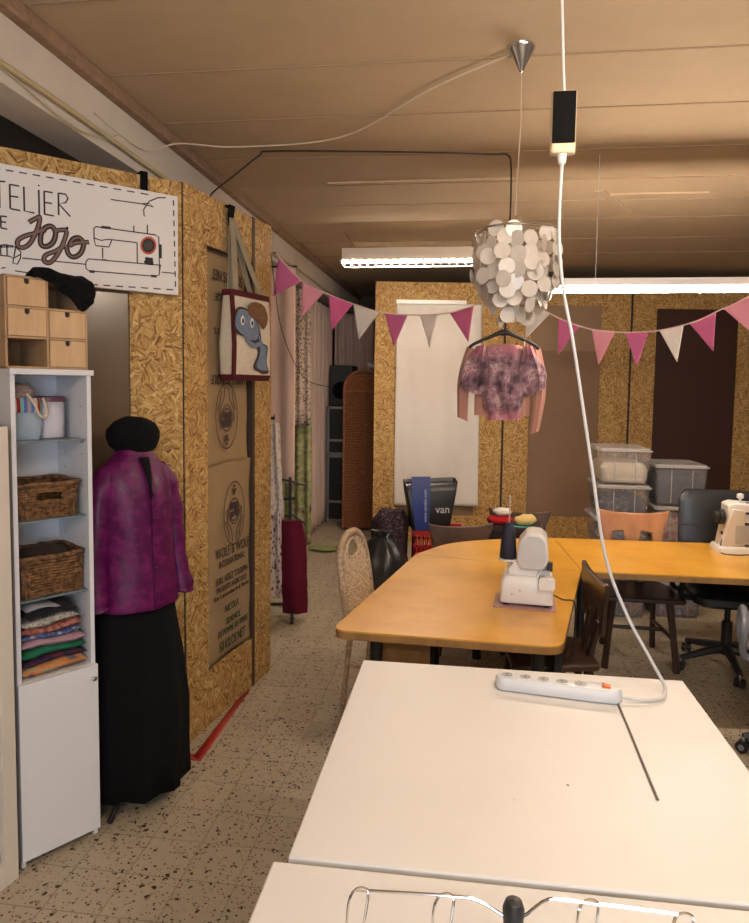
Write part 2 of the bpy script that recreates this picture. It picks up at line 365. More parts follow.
# ================= LIGHT FITTINGS =================
TUBE=emit('lit_tube',(1,.82,.655),TUBE_POWER)
def bare_tube(loc,L,label,lean=0):
    t=empty('fluorescent_light',loc,0,label,'light')
    MB().box(-L/2,L/2,-.018,.018,.0,.045).build('housing',WPLAST,t,bevel=.004)
    for s in (-1,1): MB().box(s*(L/2-.02)-.012,s*(L/2-.02)+.012,-.018,.018,-.045,0).build('end_holder',WPLAST,t)
    MB().cyl((-L/2+.03,0,-.025),(L/2-.03,0,-.025),.0135,12).build('tube',TUBE,t)
    for s in (-1,1): MB().cyl((s*(L/2-.28),0,.045),(s*(L/2-.28),0,3.1-loc[2]),.0022,6).build('suspension_wire',WCABLE,t)
    t.rotation_euler=(0,lean,0); return t
bare_tube((1.20,4.2,2.35),1.50,'bare lit fluorescent tube hanging on wires over the right-hand wooden table')
def louvre_light(loc,L,label,sz=1.0,n=18):
    t=empty('fluorescent_light',loc,0,label,'light')
    m=MB(); m.box(-L/2,L/2,-.07,.07,.0,.10); m.build('housing',plain('cream_enamel',(.62,.54,.45),.4,var=.03),t,bevel=.005)
    m=MB(); 
    for y in (-.085,.085):
        m.box(-L/2,L/2,y-.003,y+.003,-.046,-.036); m.box(-L/2,L/2,y-.003,y+.003,-.008,0)
    for i in range(n+1):
        x=-L/2+i*L/n; m.prism([(x-.012,-.002),(x+.012,-.002),(x+.0015,-.042),(x-.0015,-.042)],-.082,.082,ax='y')
    m.build('louvre',plain('louvre_metal',(.75,.70,.62),.3,.2),t)
    for y in (-.035,.035): MB().cyl((-L/2+.02,y,-.014),(L/2-.02,y,-.014),.010,10).build('tube',TUBE,t)
    for s in (-1,1): MB().cyl((s*(L/2-.12),0,.1),(s*(L/2-.02),-.02,3.1-loc[2]),.002,6).build('suspension_wire',BLACKPL,t)
    return t
louvre_light((-.47,6.15,2.86),1.30,'long louvred fluorescent fitting under the ceiling left of the shell lamp')
bare_tube((1.0,1.30,2.62),1.50,'fluorescent tube hanging over the front white table')
bare_tube((-.6,-1.3,2.60),1.50,'fluorescent tube hanging in the rear of the room')

# capiz shell lamp
cl=empty('shell_chandelier',(.186,2.86,0),0,'round hanging lamp of overlapping pearly shell discs with chrome ceiling cone','lamp')
MB().lathe([(.002,3.0),(.008,3.003),(.010,3.008),(.050,3.085),(.053,3.090),(.055,3.1),(.001,3.1)],24).build('ceiling_cone',CHROME,cl)
MB().tube([(0,0,3.005),(.004,0,2.8),(-.004,0,2.6),(-.008,0,2.42)],.0025,6).build('cord',plain('pale_cord',(.5,.4,.3),.6),cl)
m=MB()
for r in (.168,.118,.06): m.tube([(r*cos(2*pi*i/32),r*sin(2*pi*i/32),2.375) for i in range(32)],.004,6,closed=True)
for i in range(4):
    a=pi*i/4; m.cyl((-.168*cos(a),-.168*sin(a),2.375),(.168*cos(a),.168*sin(a),2.375),.003,6)
m.lathe([(.012,2.375),(.03,2.40),(.022,2.43),(.006,2.445)],12); m.build('ring_frame',CHROME,cl)
def shell_mat():
    t=NT('capiz_shell'); t.set(.25,0,.6,.4); v=t.coord(); n=t.noise(v,28,3); t.col(t.mix(n.outputs['Fac'],(.62,.57,.50),(.86,.82,.76)))
    tl=t.new('ShaderNodeBsdfTranslucent'); tl.inputs[0].default_value=(.75,.65,.55,1); mx=t.new('ShaderNodeMixShader'); mx.inputs[0].default_value=.35
    t.l(t.b.outputs[0],mx.inputs[1]); t.l(tl.outputs[0],mx.inputs[2]); t.l(mx.outputs[0],t.n['Material Output'].inputs[0]); return t.m
SHELL=shell_mat()
md=MB().lathe([(.001,-.0007),(.0325,-.0007),(.0325,.0007),(.001,.0007)],16)
disc0=None; inner=MB(); cnt=0
def disc_at(x,y,z,a,tilt,big=1):
    return Matrix.Translation((x,y,z))@Matrix.Rotation(a,4,'Z')@Matrix.Rotation(pi/2+tilt,4,'Y')@Matrix.Rotation(random.uniform(-.2,.2),4,'X')
for r,n,k0,k1 in ((.166,20,0,5),(.118,12,2,6),(.06,7,4,7),(.0,1,5,7)):
    for i in range(n):
        a=2*pi*i/n+random.uniform(-.06,.06)+k0*.2
        for k in range(k0,k1):
            rr=r+random.uniform(-.010,.010); z=2.345-k*.050+random.uniform(-.013,.013)+.018*sin(i*2.6); 
            if r>.15 and k==4: rr-=.02
            aa=a+random.uniform(-.10,.10)*(1 if r>.1 else 2)
            Mx=disc_at(rr*cos(aa),rr*sin(aa),z,a+random.uniform(-.45,.45),random.uniform(-.22,.22))
            use = (r>.15 and cnt<100) or (r<.08 and k>=5 and cnt<100) or (.1<r<.19 and k==5 and cnt<99)
            if use:
                if disc0 is None: o=disc0=md.build('shell_disc',SHELL,cl)
                else: o=disc0.copy(); COL.objects.link(o); o.parent=cl
                o.matrix_local=Mx; cnt+=1
            else: inner.lathe([(.001,-.0007),(.0325,-.0007),(.0325,.0007),(.001,.0007)],14,M=Mx)
o=inner.build('shell_discs',SHELL,cl); o['kind']='stuff'
# weak bulb inside the chandelier
MB().sph((0,0,2.27),.022,n=12,m=8).build('bulb',emit('dim_bulb',(1,.8,.6),6),cl)

# ================= CABLES ON THE CEILING =================
c=MB().tube(spline([(-1.645,2.9,2.93),(-1.635,3.35,2.92),(-1.55,3.6,3.03),(-1.3,3.85,3.088),(-.7,3.75,3.088),(-.2,3.2,3.088),(.14,2.90,3.088)],8),.0045,6)
tag(c.build('ceiling_cable',plain('cream_cable',(.62,.54,.42),.5)),'thin cream cable running from the left beam to the chrome cone','cable')
c=MB().tube(spline([(-1.64,4.25,2.90),(-1.58,4.17,2.93),(-1.40,4.06,3.00),(-1.22,3.96,3.075),(-1.15,3.95,3.092),(-.6,4.0,3.090),(-.2,4.05,3.087),(.12,4.12,3.092),(.20,4.13,3.09),(.225,4.14,3.02),(.225,4.14,2.7),(.20,4.14,2.3),(.215,4.14,2.22)],8),.005,6)
m_=c.build('hanging_cable',BLACKPL); tag(m_,'black cable crossing the ceiling and dropping to the hung blouse','cable')
c=MB().tube(spline([(-1.66,1.2,2.93),(-1.64,1.9,2.88),(-1.64,2.35,2.84),(-1.63,2.7,2.80),(-1.635,2.95,2.84),(-1.64,3.1,2.9)],8),.004,6)
tag(c.build('beam_cable',plain('yellow_cable',(.5,.42,.28),.5)),'loose yellowed wire sagging along the white ceiling beam','cable')

# extension cord from the ceiling
cd_=[(.25,2.2,3.1),(.262,2.2,2.87),(.273,2.2,2.65),(.275,2.2,2.467),(.272,2.2,2.24),(.290,2.2,2.06),(.328,2.2,1.88),(.394,2.2,1.51),(.446,2.2,1.225),(.52,2.2,1.035),(.600,2.2,.892),(.635,2.18,.825),(.615,2.12,.812),(.55,2.09,.812),(.488,2.088,.815)]
ps=empty('power_strip',(.30,2.115,.80),math.atan2(-.0,1),'white five-socket power strip with orange switch on the white table','power strip')
ps.rotation_euler=(0,0,radians(-8))
RX=.19
m=MB(); m.loft([[(x*RX/.19,y,z) for x,y in rbox(-.19+i,.19-i,-.032+i,.032-i,.031-i)] for z,i in ((.003,.004),(.008,0),(.034,0),(.042,.006),(.043,.012))]); m.build('housing',plain('pale_grey_plastic',(.62,.64,.67),.35,var=.02),ps)
for i in range(5):
    x=-.155+i*.056
    m=MB(); m.lathe([(.019,.0425),(.0205,.0455),(.018,.0455),(.017,.043)],20,c=(x,0,0)); sk=m.build('socket',WPLAST,ps)
    m=MB(); m.lathe([(.001,.0432),(.0165,.0432),(.0165,.0436),(.001,.0436)],16,c=(x,0,0)); m.build('recess',plain('socket_recess',(.32,.32,.34),.5),sk)
    m=MB()
    for dy in (-.008,.008): m.cyl((x,dy,.0434),(x,dy,.0442),.0026,8)
    m.build('pin_hole',BLACKPL,sk)
MB().prism([(-.012,.042),(.012,.042),(.012,.047),(-.004,.0495),(-.012,.053)],-.011,.011,M=Matrix.Translation((.145,0,0)),ax='y').build('switch',plain('orange_switch',(.65,.12,.02),.35),ps,bevel=.001)
def w2l(p): 
    d=Vector(p)-Vector((.30,2.115,.80)); a=radians(8); return (d.x*cos(a)-d.y*sin(a), d.x*sin(a)+d.y*cos(a), d.z)
MB().tube([w2l(p) for p in spline(cd_[3:-1]+[(.488,2.088,.818)],8)],.0052,8).build('cord',WCABLE,ps)
hb=empty('hanging_adapter',(.274,2.2,2.467),0,'black adapter box in a cream case hanging on the white cord','adapter')
MB().prism(rbox(-.038,.038,-.018,.018,.012),0,.185).build('case',plain('cream_plastic',(.66,.52,.33),.45),hb,bevel=.004)
MB().prism(rbox(-.034,.034,-.006,.003,.003),.028,.18,M=Matrix.Translation((0,-.019,0))).build('face',plain('matt_black_face',(.004,.004,.004),.8,spec=.1),hb,bevel=.002)
MB().lathe([(.009,-.03),(.013,-.022),(.014,0),(.01,.002)],12).build('plug',WPLAST,hb)
c=MB().tube(spline([(-.024,0,.633),(-.012,0,.403),(0,0,.183)],6),.0045,8); c.build('cord',WCABLE,hb)
tag(MB().tube([(.474,2.07,.8035),(.470,1.9,.8035),(.464,1.72,.8035),(.460,1.575,.8035)],.003,8).build('grey_line',plain('dark_grey_line',(.14,.13,.12),.5)),'thin straight dark grey line on the white table','cord')  # narrow dark grey line laid along the table top

# ================= SIGN =================
sg=empty('wooden_sign',(0,0,0),0,'long white hand-drawn shop sign reading ATELIER DE jojo on the left partition','sign')
sg.location=(-1.307,3.07,0); sg.rotation_euler=(0,0,SWA)
MB().box(-1.06,-.05,-.05,-.022,2.15,2.588).build('board',plain('white_sign_paint',(.70,.68,.67),.5,var=.02),sg,bevel=.002)
Z0=-.0505
def strokes(name,paths,wd,mat,par=sg):
    m=MB(); wd_=wd*1.25
    for p in paths:
        m.tube([(x,z*6,y) for x,y,z in [(q[0],q[1],0) for q in p]],wd_/2,6,M=Matrix.Translation((0,Z0,0))@Matrix.Diagonal((1,.25,1,1)))
    return m.build(name,mat,par)
def sp(px,py):  # crop pixel of the sign -> sign plane
    # crop scale 3.942, offset (0,140)
    x=px/3.942; y=140+py/3.942
    a=(x/178.0); top=163+33*a; bot=275+21*a; v=(y-top)/(bot-top)
    return a,v
def spt(px,py):
    a,v=sp(px,py)
    # 1/depth is linear across the picture: depth 2.60 (left) to 3.07 (right)
    s=-.05-.72*(1 - (a*2.60)/(a*2.60+(1-a)*3.07))
    return (s,2.588-v*(.440))
def PS(name,paths,wd,mat=None,smooth=False):
    pp=[]
    for p in paths:
        q=[spt(*t) for t in p]
        if smooth: q=[(v.x,v.y) for v in spline([(a,b,0) for a,b in q],5)]
        pp.append(q)
    return strokes(name,pp,wd,mat or SIGNINK)
SIGNINK=plain('black_sign_paint',(.012,.010,.010),.6); SIGNBR=plain('brown_sign_paint',(.19,.10,.085),.6); SIGNRED=plain('red_sign_paint',(.50,.08,.03),.6)
PS('lettering',[[(-60,150),(-28,262)],[(-60,150),(-95,240)],[(-86,205),(-45,218)],
 [(-25,158),(25,163)],[(0,160),(0,262)],[(42,173),(42,265)],[(42,173),(80,180)],[(42,217),(75,222)],[(42,265),(82,273)],
 [(98,182),(98,275),(138,283)],[(157,195),(157,288)],[(157,176),(158,181)],[(178,200),(178,290)],[(178,200),(212,206)],[(178,243),(208,247)],[(178,288),(215,295)],
 [(234,208),(234,292)],[(234,208),(262,212),(272,228),(262,245),(234,248),(280,298)],
 [(-40,285),(-40,335),(-18,330),(-12,310),(-20,290),(-40,285)],
 [(3,292),(3,338)],[(3,292),(28,296)],[(3,314),(24,317)],[(3,338),(28,343)]],.0055)
J=[[(115,318),(145,303),(158,300),(150,340),(120,395),(90,415),(68,405),(72,385),(100,370),(140,360),(170,345)],
   [(170,345),(160,375),(162,405),(185,412),(210,395),(220,360),(205,335),(180,340),(170,355)],
   [(222,352),(262,352),(252,395),(225,445),(195,475),(172,468),(180,445),(220,430),(262,405)],
   [(262,405),(268,440),(290,455),(318,440),(330,405),(315,382),(290,385),(275,410),(300,400),(352,398)]]
PS('script_outline',J,.0175,None,True); Z0-=.0016; PS('script_fill',J,.0085,SIGNBR,True); Z0+=.0016
PS('script_dots',[[(153,296),(163,292)],[(262,344),(270,340)]],.009)
dash=[]
def dashes(p,q,n):
    for i in range(n):
        a=(i+.18)/n; b=(i+.75)/n; dash.append([(p[0]+(q[0]-p[0])*a,p[1]+(q[1]-p[1])*a),(p[0]+(q[0]-p[0])*b,p[1]+(q[1]-p[1])*b)])
dashes((-140,90),(600,216),14); dashes((684,228),(690,590),9); dashes((690,592),(-150,520),17)
for d_1 in dash: PS('border_stitch',[d_1],.0045)
mc=[[(372,385),(372,345),(380,338),(612,372),(626,380),(628,525)],[(372,385),(378,412),(430,418),(442,390)],[(372,382),(400,392),(425,388),(445,390),(540,402)],
 [(541,402),(541,485)],[(348,463),(626,492)],[(348,463),(338,475),(338,500),(350,510),(600,535),(626,532),(632,490)],[(405,420),(405,462)],[(398,467),(420,468)],[(529,335),(529,360)],[(582,332),(582,368)],
 [(85,455),(338,484)],[(636,520),(690,526)],[(440,233),(560,250),(606,262),(588,248),(560,250)],[(570,300),(568,272),(590,240),(625,226),(655,226)],
 [(0,492),(18,490)],[(55,503),(105,512)]]
PS('machine_drawing',mc,.0042)
PS('black_details',[[(402,340),(438,344)],[(632,410),(632,465)],[(568,478),(604,482)],[(352,512),(372,514)],[(594,534),(616,537)],[(105,509),(107,514)]],.010)
PS('black_details',[[(572,466),(602,470)],[(572,474),(602,478)],[(572,482),(602,486)]],.014)
PS('tape_measure_drawing',[[(-20,405),(20,402),(60,412),(80,430),(78,455),(65,478),(48,474),(50,455),(35,447),(-20,440)],[(50,455),(80,440)],[(0,404),(0,440)],[(25,405),(25,443)],[(60,412),(52,450)]]+[[(i*8-10,404),(i*8-10,414)] for i in range(8)],.0042)
cx,cy=585,414
for r,mt,dz in ((32,SIGNRED,0),(25,SIGNINK,-.0006),(17,plain('dark_dial',(.03,.03,.03),.5),-.0012)):
    m=MB(); q=[spt(cx+r*.98*cos(2*pi*i/24),cy+r*1.12*sin(2*pi*i/24)) for i in range(24)]; m.prism(q,Z0+dz-.0008,Z0+dz+.0006,ax='y'); m.build('dial',mt,sg)
t=MB().box(-.205,-.175,-.020,.085,2.668,2.678).box(-.205,-.175,-.020,-.008,2.595,2.668).build('sign_strap',BLACKFAB); t.location=(-1.307,3.07,0); t.rotation_euler=(0,0,SWA); tag(t,'black strap hooked over the partition top above the white sign','strap')

# ================= BURLAP SACKS =================
def sack(z0,z1,x0,x1,y0,label,curl=0):
    t=empty('burlap_sack',(-1.307,3.07,0),LWA,label,'sack')
    m=MB(); m.grid(lambda u,v:(x0+(x1-x0)*u-(curl*.04*v*v if u>.95 else 0), y0-.004*sin(u*9+v*4)-.003*sin(v*17+u*3), z0+(z1-z0)*v+ .012*sin(u*3.1)*(1-v)),30,50)
    m.build('cloth',BURLAP,t,solid=.004); return t
low=sack(.30,1.34,.208,.672,.006,'lower burlap potato sack printed WOLF & WOLF in the aisle partition')
hi=sack(1.33,2.40,.208,.645,.008,'upper burlap sack hung upside down behind the tote bag',1)
YP=-.0065
def pt(root,txt,x,z,h,wd,mat=INK,flip=False,shear=.0):
    o=text_mesh('printed_text',txt,h/.72,mat,root,(x,YP,z),(pi/2,pi if flip else 0,0))
    bb=max(v.co.x for v in o.data.vertices)-min(v.co.x for v in o.data.vertices); o.scale=(wd/bb,1,1); return o
def emblem(root,x,z,flip=False):
    s=-1 if flip else 1; ps_=[]
    ps_.append([(x+.115*cos(2*pi*i/36),z+.17*sin(2*pi*i/36)) for i in range(37)])
    ps_.append([(x+.055*cos(2*pi*i/24),z+s*.02+.06*sin(2*pi*i/24)) for i in range(25)])
    for k in (-1,1):
        ps_.append([(x+k*a,z+s*b) for a,b in ((.02,-.15),(.03,-.09),(.07,-.04),(.085,.02),(.07,.03),(.062,-.01),(.03,-.045),(.004,-.06))])
        ps_.append([(x+k*a,z+s*b) for a,b in ((.055,-.13),(.07,-.075),(.095,-.03))])
    m=MB()
    for p in ps_: m.tube([(a,0,b) for a,b in p],.0032,6,M=Matrix.Translation((0,YP-.002,0))@Matrix.Diagonal((1,.3,1,1)))
    for a,b,r in ((-.025,.04,.022),(.022,.035,.026),(-.02,-.005,.018),(.028,-.002,.02),(0,.11,.013),(-.012,.125,.009),(.012,.125,.009),(0,.145,.008)):
        q=[(x+a+r*(1+.25*sin(3*t))*cos(t),z+s*b+r*(1+.25*cos(2*t))*sin(t)*1.2) for t in [2*pi*i/14 for i in range(14)]]; m.prism(q,YP-.002,YP,ax='y')
    m.build('printed_emblem',INK,root)
emblem(low,.465,1.06); emblem(hi,.385,1.585,True)
pt(low,'WOLF & WOLF',.455,.868,.055,.37); pt(low,'INTERNATIONAL',.445,.808,.038,.28)
pt(low,'EURL ASSEZ TOURPIN',.445,.725,.038,.35); pt(low,'PRODUITS AGRICOLES',.445,.678,.032,.33); pt(low,'Rue Commandant de la Marche',.445,.640,.024,.38)
pt(low,'NICOLA',.44,.558,.040,.15,GREENINK); pt(low,'SEMENCE',.455,.488,.036,.16,GREENINK); pt(low,'DE POMME DE TERRE',.455,.440,.034,.33,GREENINK); pt(low,'50 KILOS NET',.45,.368,.055,.29,GREENINK)
pt(hi,'WOLF & WOLF',.41,1.775,.05,.36,INK,True); pt(hi,'50 KILOS NET',.40,2.30,.055,.32,INK,True); pt(hi,'SEMENCE',.40,2.19,.036,.26,INK,True)
pt(hi,'PRODUITS',.40,2.02,.034,.28,INK,True)

# ================= TOTE BAG =================
tb=empty('tote_bag',(-1.307+.143*.50-.0*.9,3.07+.904*.50,0),LWA-radians(8),'cream tote bag with dark red edging and blue animal hung on the partition','bag')
CREAMF=spots('cream_tapestry',[(0,(.50,.43,.33)),(1,(.66,.58,.46))],40); REDF=spots('dark_red_braid',[(0,(.035,.006,.008)),(1,(.12,.018,.02))],160)
def bag_sec(z,w_,d_,cx=.60,y=-.085): return [(cx-.60+x,y+yy,z) for x,yy in rbox(-w_/2,w_/2,-d_/2,d_/2,min(w_,d_)*.3,4)]
m=MB(); m.loft([bag_sec(1.775,.31,.075,.60),bag_sec(1.80,.33,.115,.60),bag_sec(1.95,.34,.11,.60),bag_sec(2.10,.335,.09,.605),bag_sec(2.21,.335,.065,.61)]); m.build('bag_body',CREAMF,tb,disp=.006,dscale=9)
m=MB(); m.loft([bag_sec(2.195,.35,.08,.61),bag_sec(2.225,.35,.075,.61)]); m.build('top_band',REDF,tb)
m=MB(); m.loft([bag_sec(1.77,.33,.10),bag_sec(1.80,.345,.125)]); m.build('bottom_band',REDF,tb)
MB().tube([(-.165,-.13,1.79),(-.172,-.14,1.95),(-.165,-.127,2.1),(-.158,-.115,2.2)],.012,8).build('side_band',REDF,tb)
SB=fabric('olive_strap',(.30,.26,.18)); 
m=MB()
for yy,xa,xb in ((-.105,.47,.74),(-.045,.50,.72)):
    for xx in (xa,xb):
        m.grid(lambda u,v:(xx-.60+(.55-xx)*v**.8*1.0+(u-.5)*.045, yy-.01+( -.03-yy)*v+.004*sin(u*pi), 2.19+(2.60-2.19)*v),4,16)
m.build('strap',SB,tb,solid=.004)
m=MB(); m.grid(lambda u,v:(-.075+u*.05,-.035+.006*sin(v*4),2.56+.105*v),3,6); m.box(-.072,-.028,-.03,.03,2.655,2.663); m.build('black_loop',BLACKFAB,tb,solid=.004)
BL=spots('blue_embroidery',[(0,(.08,.11,.18)),(1,(.22,.27,.36))],60); BR=spots('brown_embroidery',[(.2,(.07,.035,.02)),(.8,(.24,.12,.06))],70)
def patch(name,pts,mat,y,par=tb):
    q=[((v.x-.635)*1.08,(v.y-1.98)*1.12+1.985) for v in spline([(a,b,0) for a,b in pts],4,True)]; m=MB(); m.prism(q,y-.0015,y+.001,ax='y'); return m.build(name,mat,par)
YB=-.147
TOFF=-.60
patch('outline',[(.465,2.06),(.50,2.115),(.60,2.10),(.67,2.03),(.69,1.97),(.74,1.95),(.73,1.88),(.75,1.83),(.70,1.82),(.66,1.83),(.62,1.85),(.66,1.92),(.62,1.955),(.56,1.985),(.48,2.0)],INK,YB)
patch('blue_animal_head',[(.472,2.05),(.505,2.105),(.60,2.09),(.655,2.03),(.65,1.985),(.59,1.975),(.49,2.01)],BL,YB-.003)
patch('blue_animal_body',[(.66,2.0),(.69,1.96),(.725,1.945),(.72,1.88),(.735,1.84),(.67,1.84),(.64,1.86),(.672,1.92)],BL,YB-.003)
patch('brown_hat',[(.57,2.09),(.60,2.145),(.70,2.14),(.735,2.08),(.70,2.03),(.66,2.06)],BR,YB-.0045)
for a,b in ((.525,2.055),(.60,2.05)):
    patch('eye',[(a-.016,b),(a,b+.024),(a+.016,b),(a,b-.02)],plain('eye_white',(.6,.6,.55),.8),YB-.005); patch('pupil',[(a-.008,b),(a,b+.012),(a+.008,b),(a,b-.012)],INK,YB-.0065)
patch('blue_arm',[(.56,1.985),(.62,1.96),(.68,1.975),(.69,1.955),(.61,1.94),(.555,1.97)],BL,YB-.004)

# ================= NARROW CABINET AND WHAT IT HOLDS =================
CA=math.atan2(.817,.577)
CW,CDp=.283,.27
cb=empty('narrow_cabinet',(-1.55,2.155,0),CA,'tall narrow white cabinet with three glass shelves and a closed lower door','cabinet')
m=MB(); m.box(0,.016,0.0,CDp,0,1.775); m.box(CW-.016,CW,0.0,CDp,0,1.775); m.box(.016,CW-.016,CDp-.006,CDp,.03,1.775); m.box(.016,CW-.016,0.0,CDp-.006,.665,.681); m.box(.016,CW-.016,.012,CDp-.006,.03,.046); m.build('body',WLAM,cb,bevel=.001)
m=MB(); 
for z in (.80,.86,.92,1.1,1.16,1.36,1.42,1.48,1.6,1.66): 
    for y in (.05,.2): MB().cyl((CW-.0165,y,z),(CW-.0158,y,z),.0028,8).build('peg_hole',GROOVE,cb)
MB().box(-.004,CW+.006,-.012,CDp,1.775,1.795).build('top_board',WLAM,cb,bevel=.001)
d=MB().box(-.002,CW+.002,-.018,-.001,.03,.68).build('door',WLAM,cb,bevel=.001)
MB().lathe([(.004,0),(.004,.012),(.009,.018),(.009,.024),(.004,.027)],16,M=Matrix.Translation((CW-.022,-.018,.635))@Matrix.Rotation(pi/2,4,'X')).build('knob',CHROME,d)
GL=clear('grey_glass',(.25,.32,.33),.45,.05)
for z in (.97,1.255,1.54):
    s_=MB().box(.018,CW-.018,.012,CDp-.008,z-.006,z).build('glass_shelf',GL,cb)
    m=MB(); m.cyl((CW-.026,.03,z-.01),(CW-.016,.03,z-.01),.004,8); m.cyl((CW-.026,.22,z-.01),(CW-.016,.22,z-.01),.004,8); m.build('shelf_pin',STEEL,s_)
def incab(name,x,y,z,label,cat,group=None,rz=0):
    a=CA; X=-1.55+x*cos(a)-y*sin(a); Y=2.155+x*sin(a)+y*cos(a)
    return empty(name,(X,Y,z),a+rz,label,cat,group)
# basket
WK1=wicker_mat('brown_wicker',(.05,.022,.009),(.24,.12,.05))
def basket(t,w_,d_,h_,hole=True):
    m=MB(); rows=13
    def ring(z,k,ph):
        p=rbox(-w_/2-k,w_/2+k,-d_/2-k,d_/2+k,.03,4); out=[]
        P=[Vector((a,b,0)) for a,b in p]; P.append(P[0]); res=[]
        L=0
        for a,b in zip(P,P[1:]):
            n=max(1,int((b-a).length/.011))
            for i in range(n):
                q=a.lerp(b,i/n); L+=(b-a).length/n; nrm=Vector((q.x/(w_/2),q.y/(d_/2),0)).normalized()
                res.append(q+nrm*.0032*sin(L*pi/.022+ph)+Vector((0,0,z+.0015*sin(L*40))))
        return res
    for i in range(rows):
        z=.006+i*(h_-.012)/(rows-1); k=-.006+.010*z/h_; pts=ring(z,k,i*pi)
        if hole and 7<=i<=9:
            # leave the hand hole open in the front
            seg=[]; 
            for q in pts+[pts[0]]:
                if q.y<-d_/2*.8 and -.035<q.x<.035 and not (-.004<q.x<.004):
                    if len(seg)>2: m.tube(seg,.0052,5)
                    seg=[]
                else: seg.append(q)
            if len(seg)>2: m.tube(seg,.0052,5)
        else: m.tube(pts,.0055,5,closed=True)
    for i in range(22):
        u=i/22; p=rbox(-w_/2,w_/2,-d_/2,d_/2,.03,4); q=p[int(u*len(p))]; m.cyl((q[0],q[1],0),(q[0]*1.02,q[1]*1.02,h_),.004,5)
    m.build('woven_wall',WK1,t)
    m=MB(); m.prism(rbox(-w_/2+.005,w_/2-.005,-d_/2+.005,d_/2-.005,.03,4),.002,.008); m.build('base',WK1,t)
    m=MB(); P=ring(h_,.006,0); m.tube(P,.009,6,closed=True); m.build('rim',WK1,t)
bk=incab('wicker_basket',CW/2-.008,.125,1.256,'upper brown wicker basket with hand hole on glass shelf','basket','brown wicker baskets in the narrow cabinet'); basket(bk,.215,.20,.125)
bk=incab('wicker_basket',CW/2+.002,.125,.971,'lower brown wicker basket heaped with dark cloth in narrow cabinet','basket','brown wicker baskets in the narrow cabinet'); basket(bk,.228,.20,.145,False)
dk=incab('dark_cloth_bundle',CW/2+.002,.125,.985,'dark brown cloth filling the lower wicker basket','cloth')
MB().sph((0,0,.095),.098,.085,.066,20,12).build('cloth',fabric('dark_brown_cloth',(.035,.02,.016)),dk,disp=.016,dscale=22)
# cloth bag and jar on the top shelf
bg=incab('fabric_pouch',.082,.13,1.541,'light blue fabric pouch with striped cuff and braided drawstring','pouch')
m=MB(); m.loft([[( (x)*a,(y)*a,z) for x,y in rbox(-.062,.062,-.06,.06,.035,5)] for z,a in ((0,.9),(.02,1.03),(.07,1),(.10,.94))]); m.build('pouch_body',fabric('light_blue_denim',(.30,.37,.44)),bg,disp=.006,dscale=20)
def stripes(name,cols,scale,axis='X'):
    t=NT(name); t.set(.9,0,.2); v=t.coord(); s=t.new('ShaderNodeSeparateXYZ'); t.l(v,s.inputs[0]); f=t.math('FRACT',t.math('MULTIPLY',s.outputs[axis],scale))
    n=len(cols); t.col(t.ramp(f,[(i/n,c_) for i,c_ in enumerate(cols)],'CONSTANT')); return t.m
m=MB(); m.loft([[( (x)*a,(y)*a,z) for x,y in rbox(-.062,.062,-.06,.06,.035,5)] for z,a in ((.10,.95),(.115,1.0),(.14,.97),(.15,.9))]); m.build('striped_cuff',stripes('striped_knit',[(.35,.30,.25),(.12,.18,.42),(.55,.5,.45),(.3,.03,.03),(.2,.45,.4),(.1,.12,.4)],14),bg,disp=.004,dscale=25)
MB().sph((-.01,0,.165),.052,.05,.04,16,10).build('knitted_top',spots('mauve_knit',[(.2,(.16,.09,.10)),(.8,(.42,.34,.30))],90),bg,disp=.01,dscale=25)
MB().tube(spline([(.0,-.055,.165),(.02,-.072,.13),(.035,-.076,.09),(.062,-.07,.082),(.066,-.055,.12),(.058,-.05,.15)],6),.005,6).build('drawstring',plain('braided_cord',(.55,.47,.33),.8,var=.3,scale=120),bg)
jr=incab('plastic_jar',.185,.135,1.541,'clear plastic jar with purple lid and white contents','jar')
MB().lathe([(.048,.001),(.052,.006),(.052,.13),(.046,.14)],28).build('jar_wall',clear('jar_plastic',(.75,.72,.78),.5,.1),jr)
MB().lathe([(.045,.004),(.048,.01),(.048,.105),(.035,.12)],20).build('contents',plain('white_cotton',(.62,.60,.66),.9,var=.12,scale=40),jr,disp=.004,dscale=35)
MB().lathe([(.053,.136),(.056,.138),(.056,.152),(.05,.156),(.001,.156)],28).build('lid',plain('purple_lid',(.10,.03,.06),.4),jr)
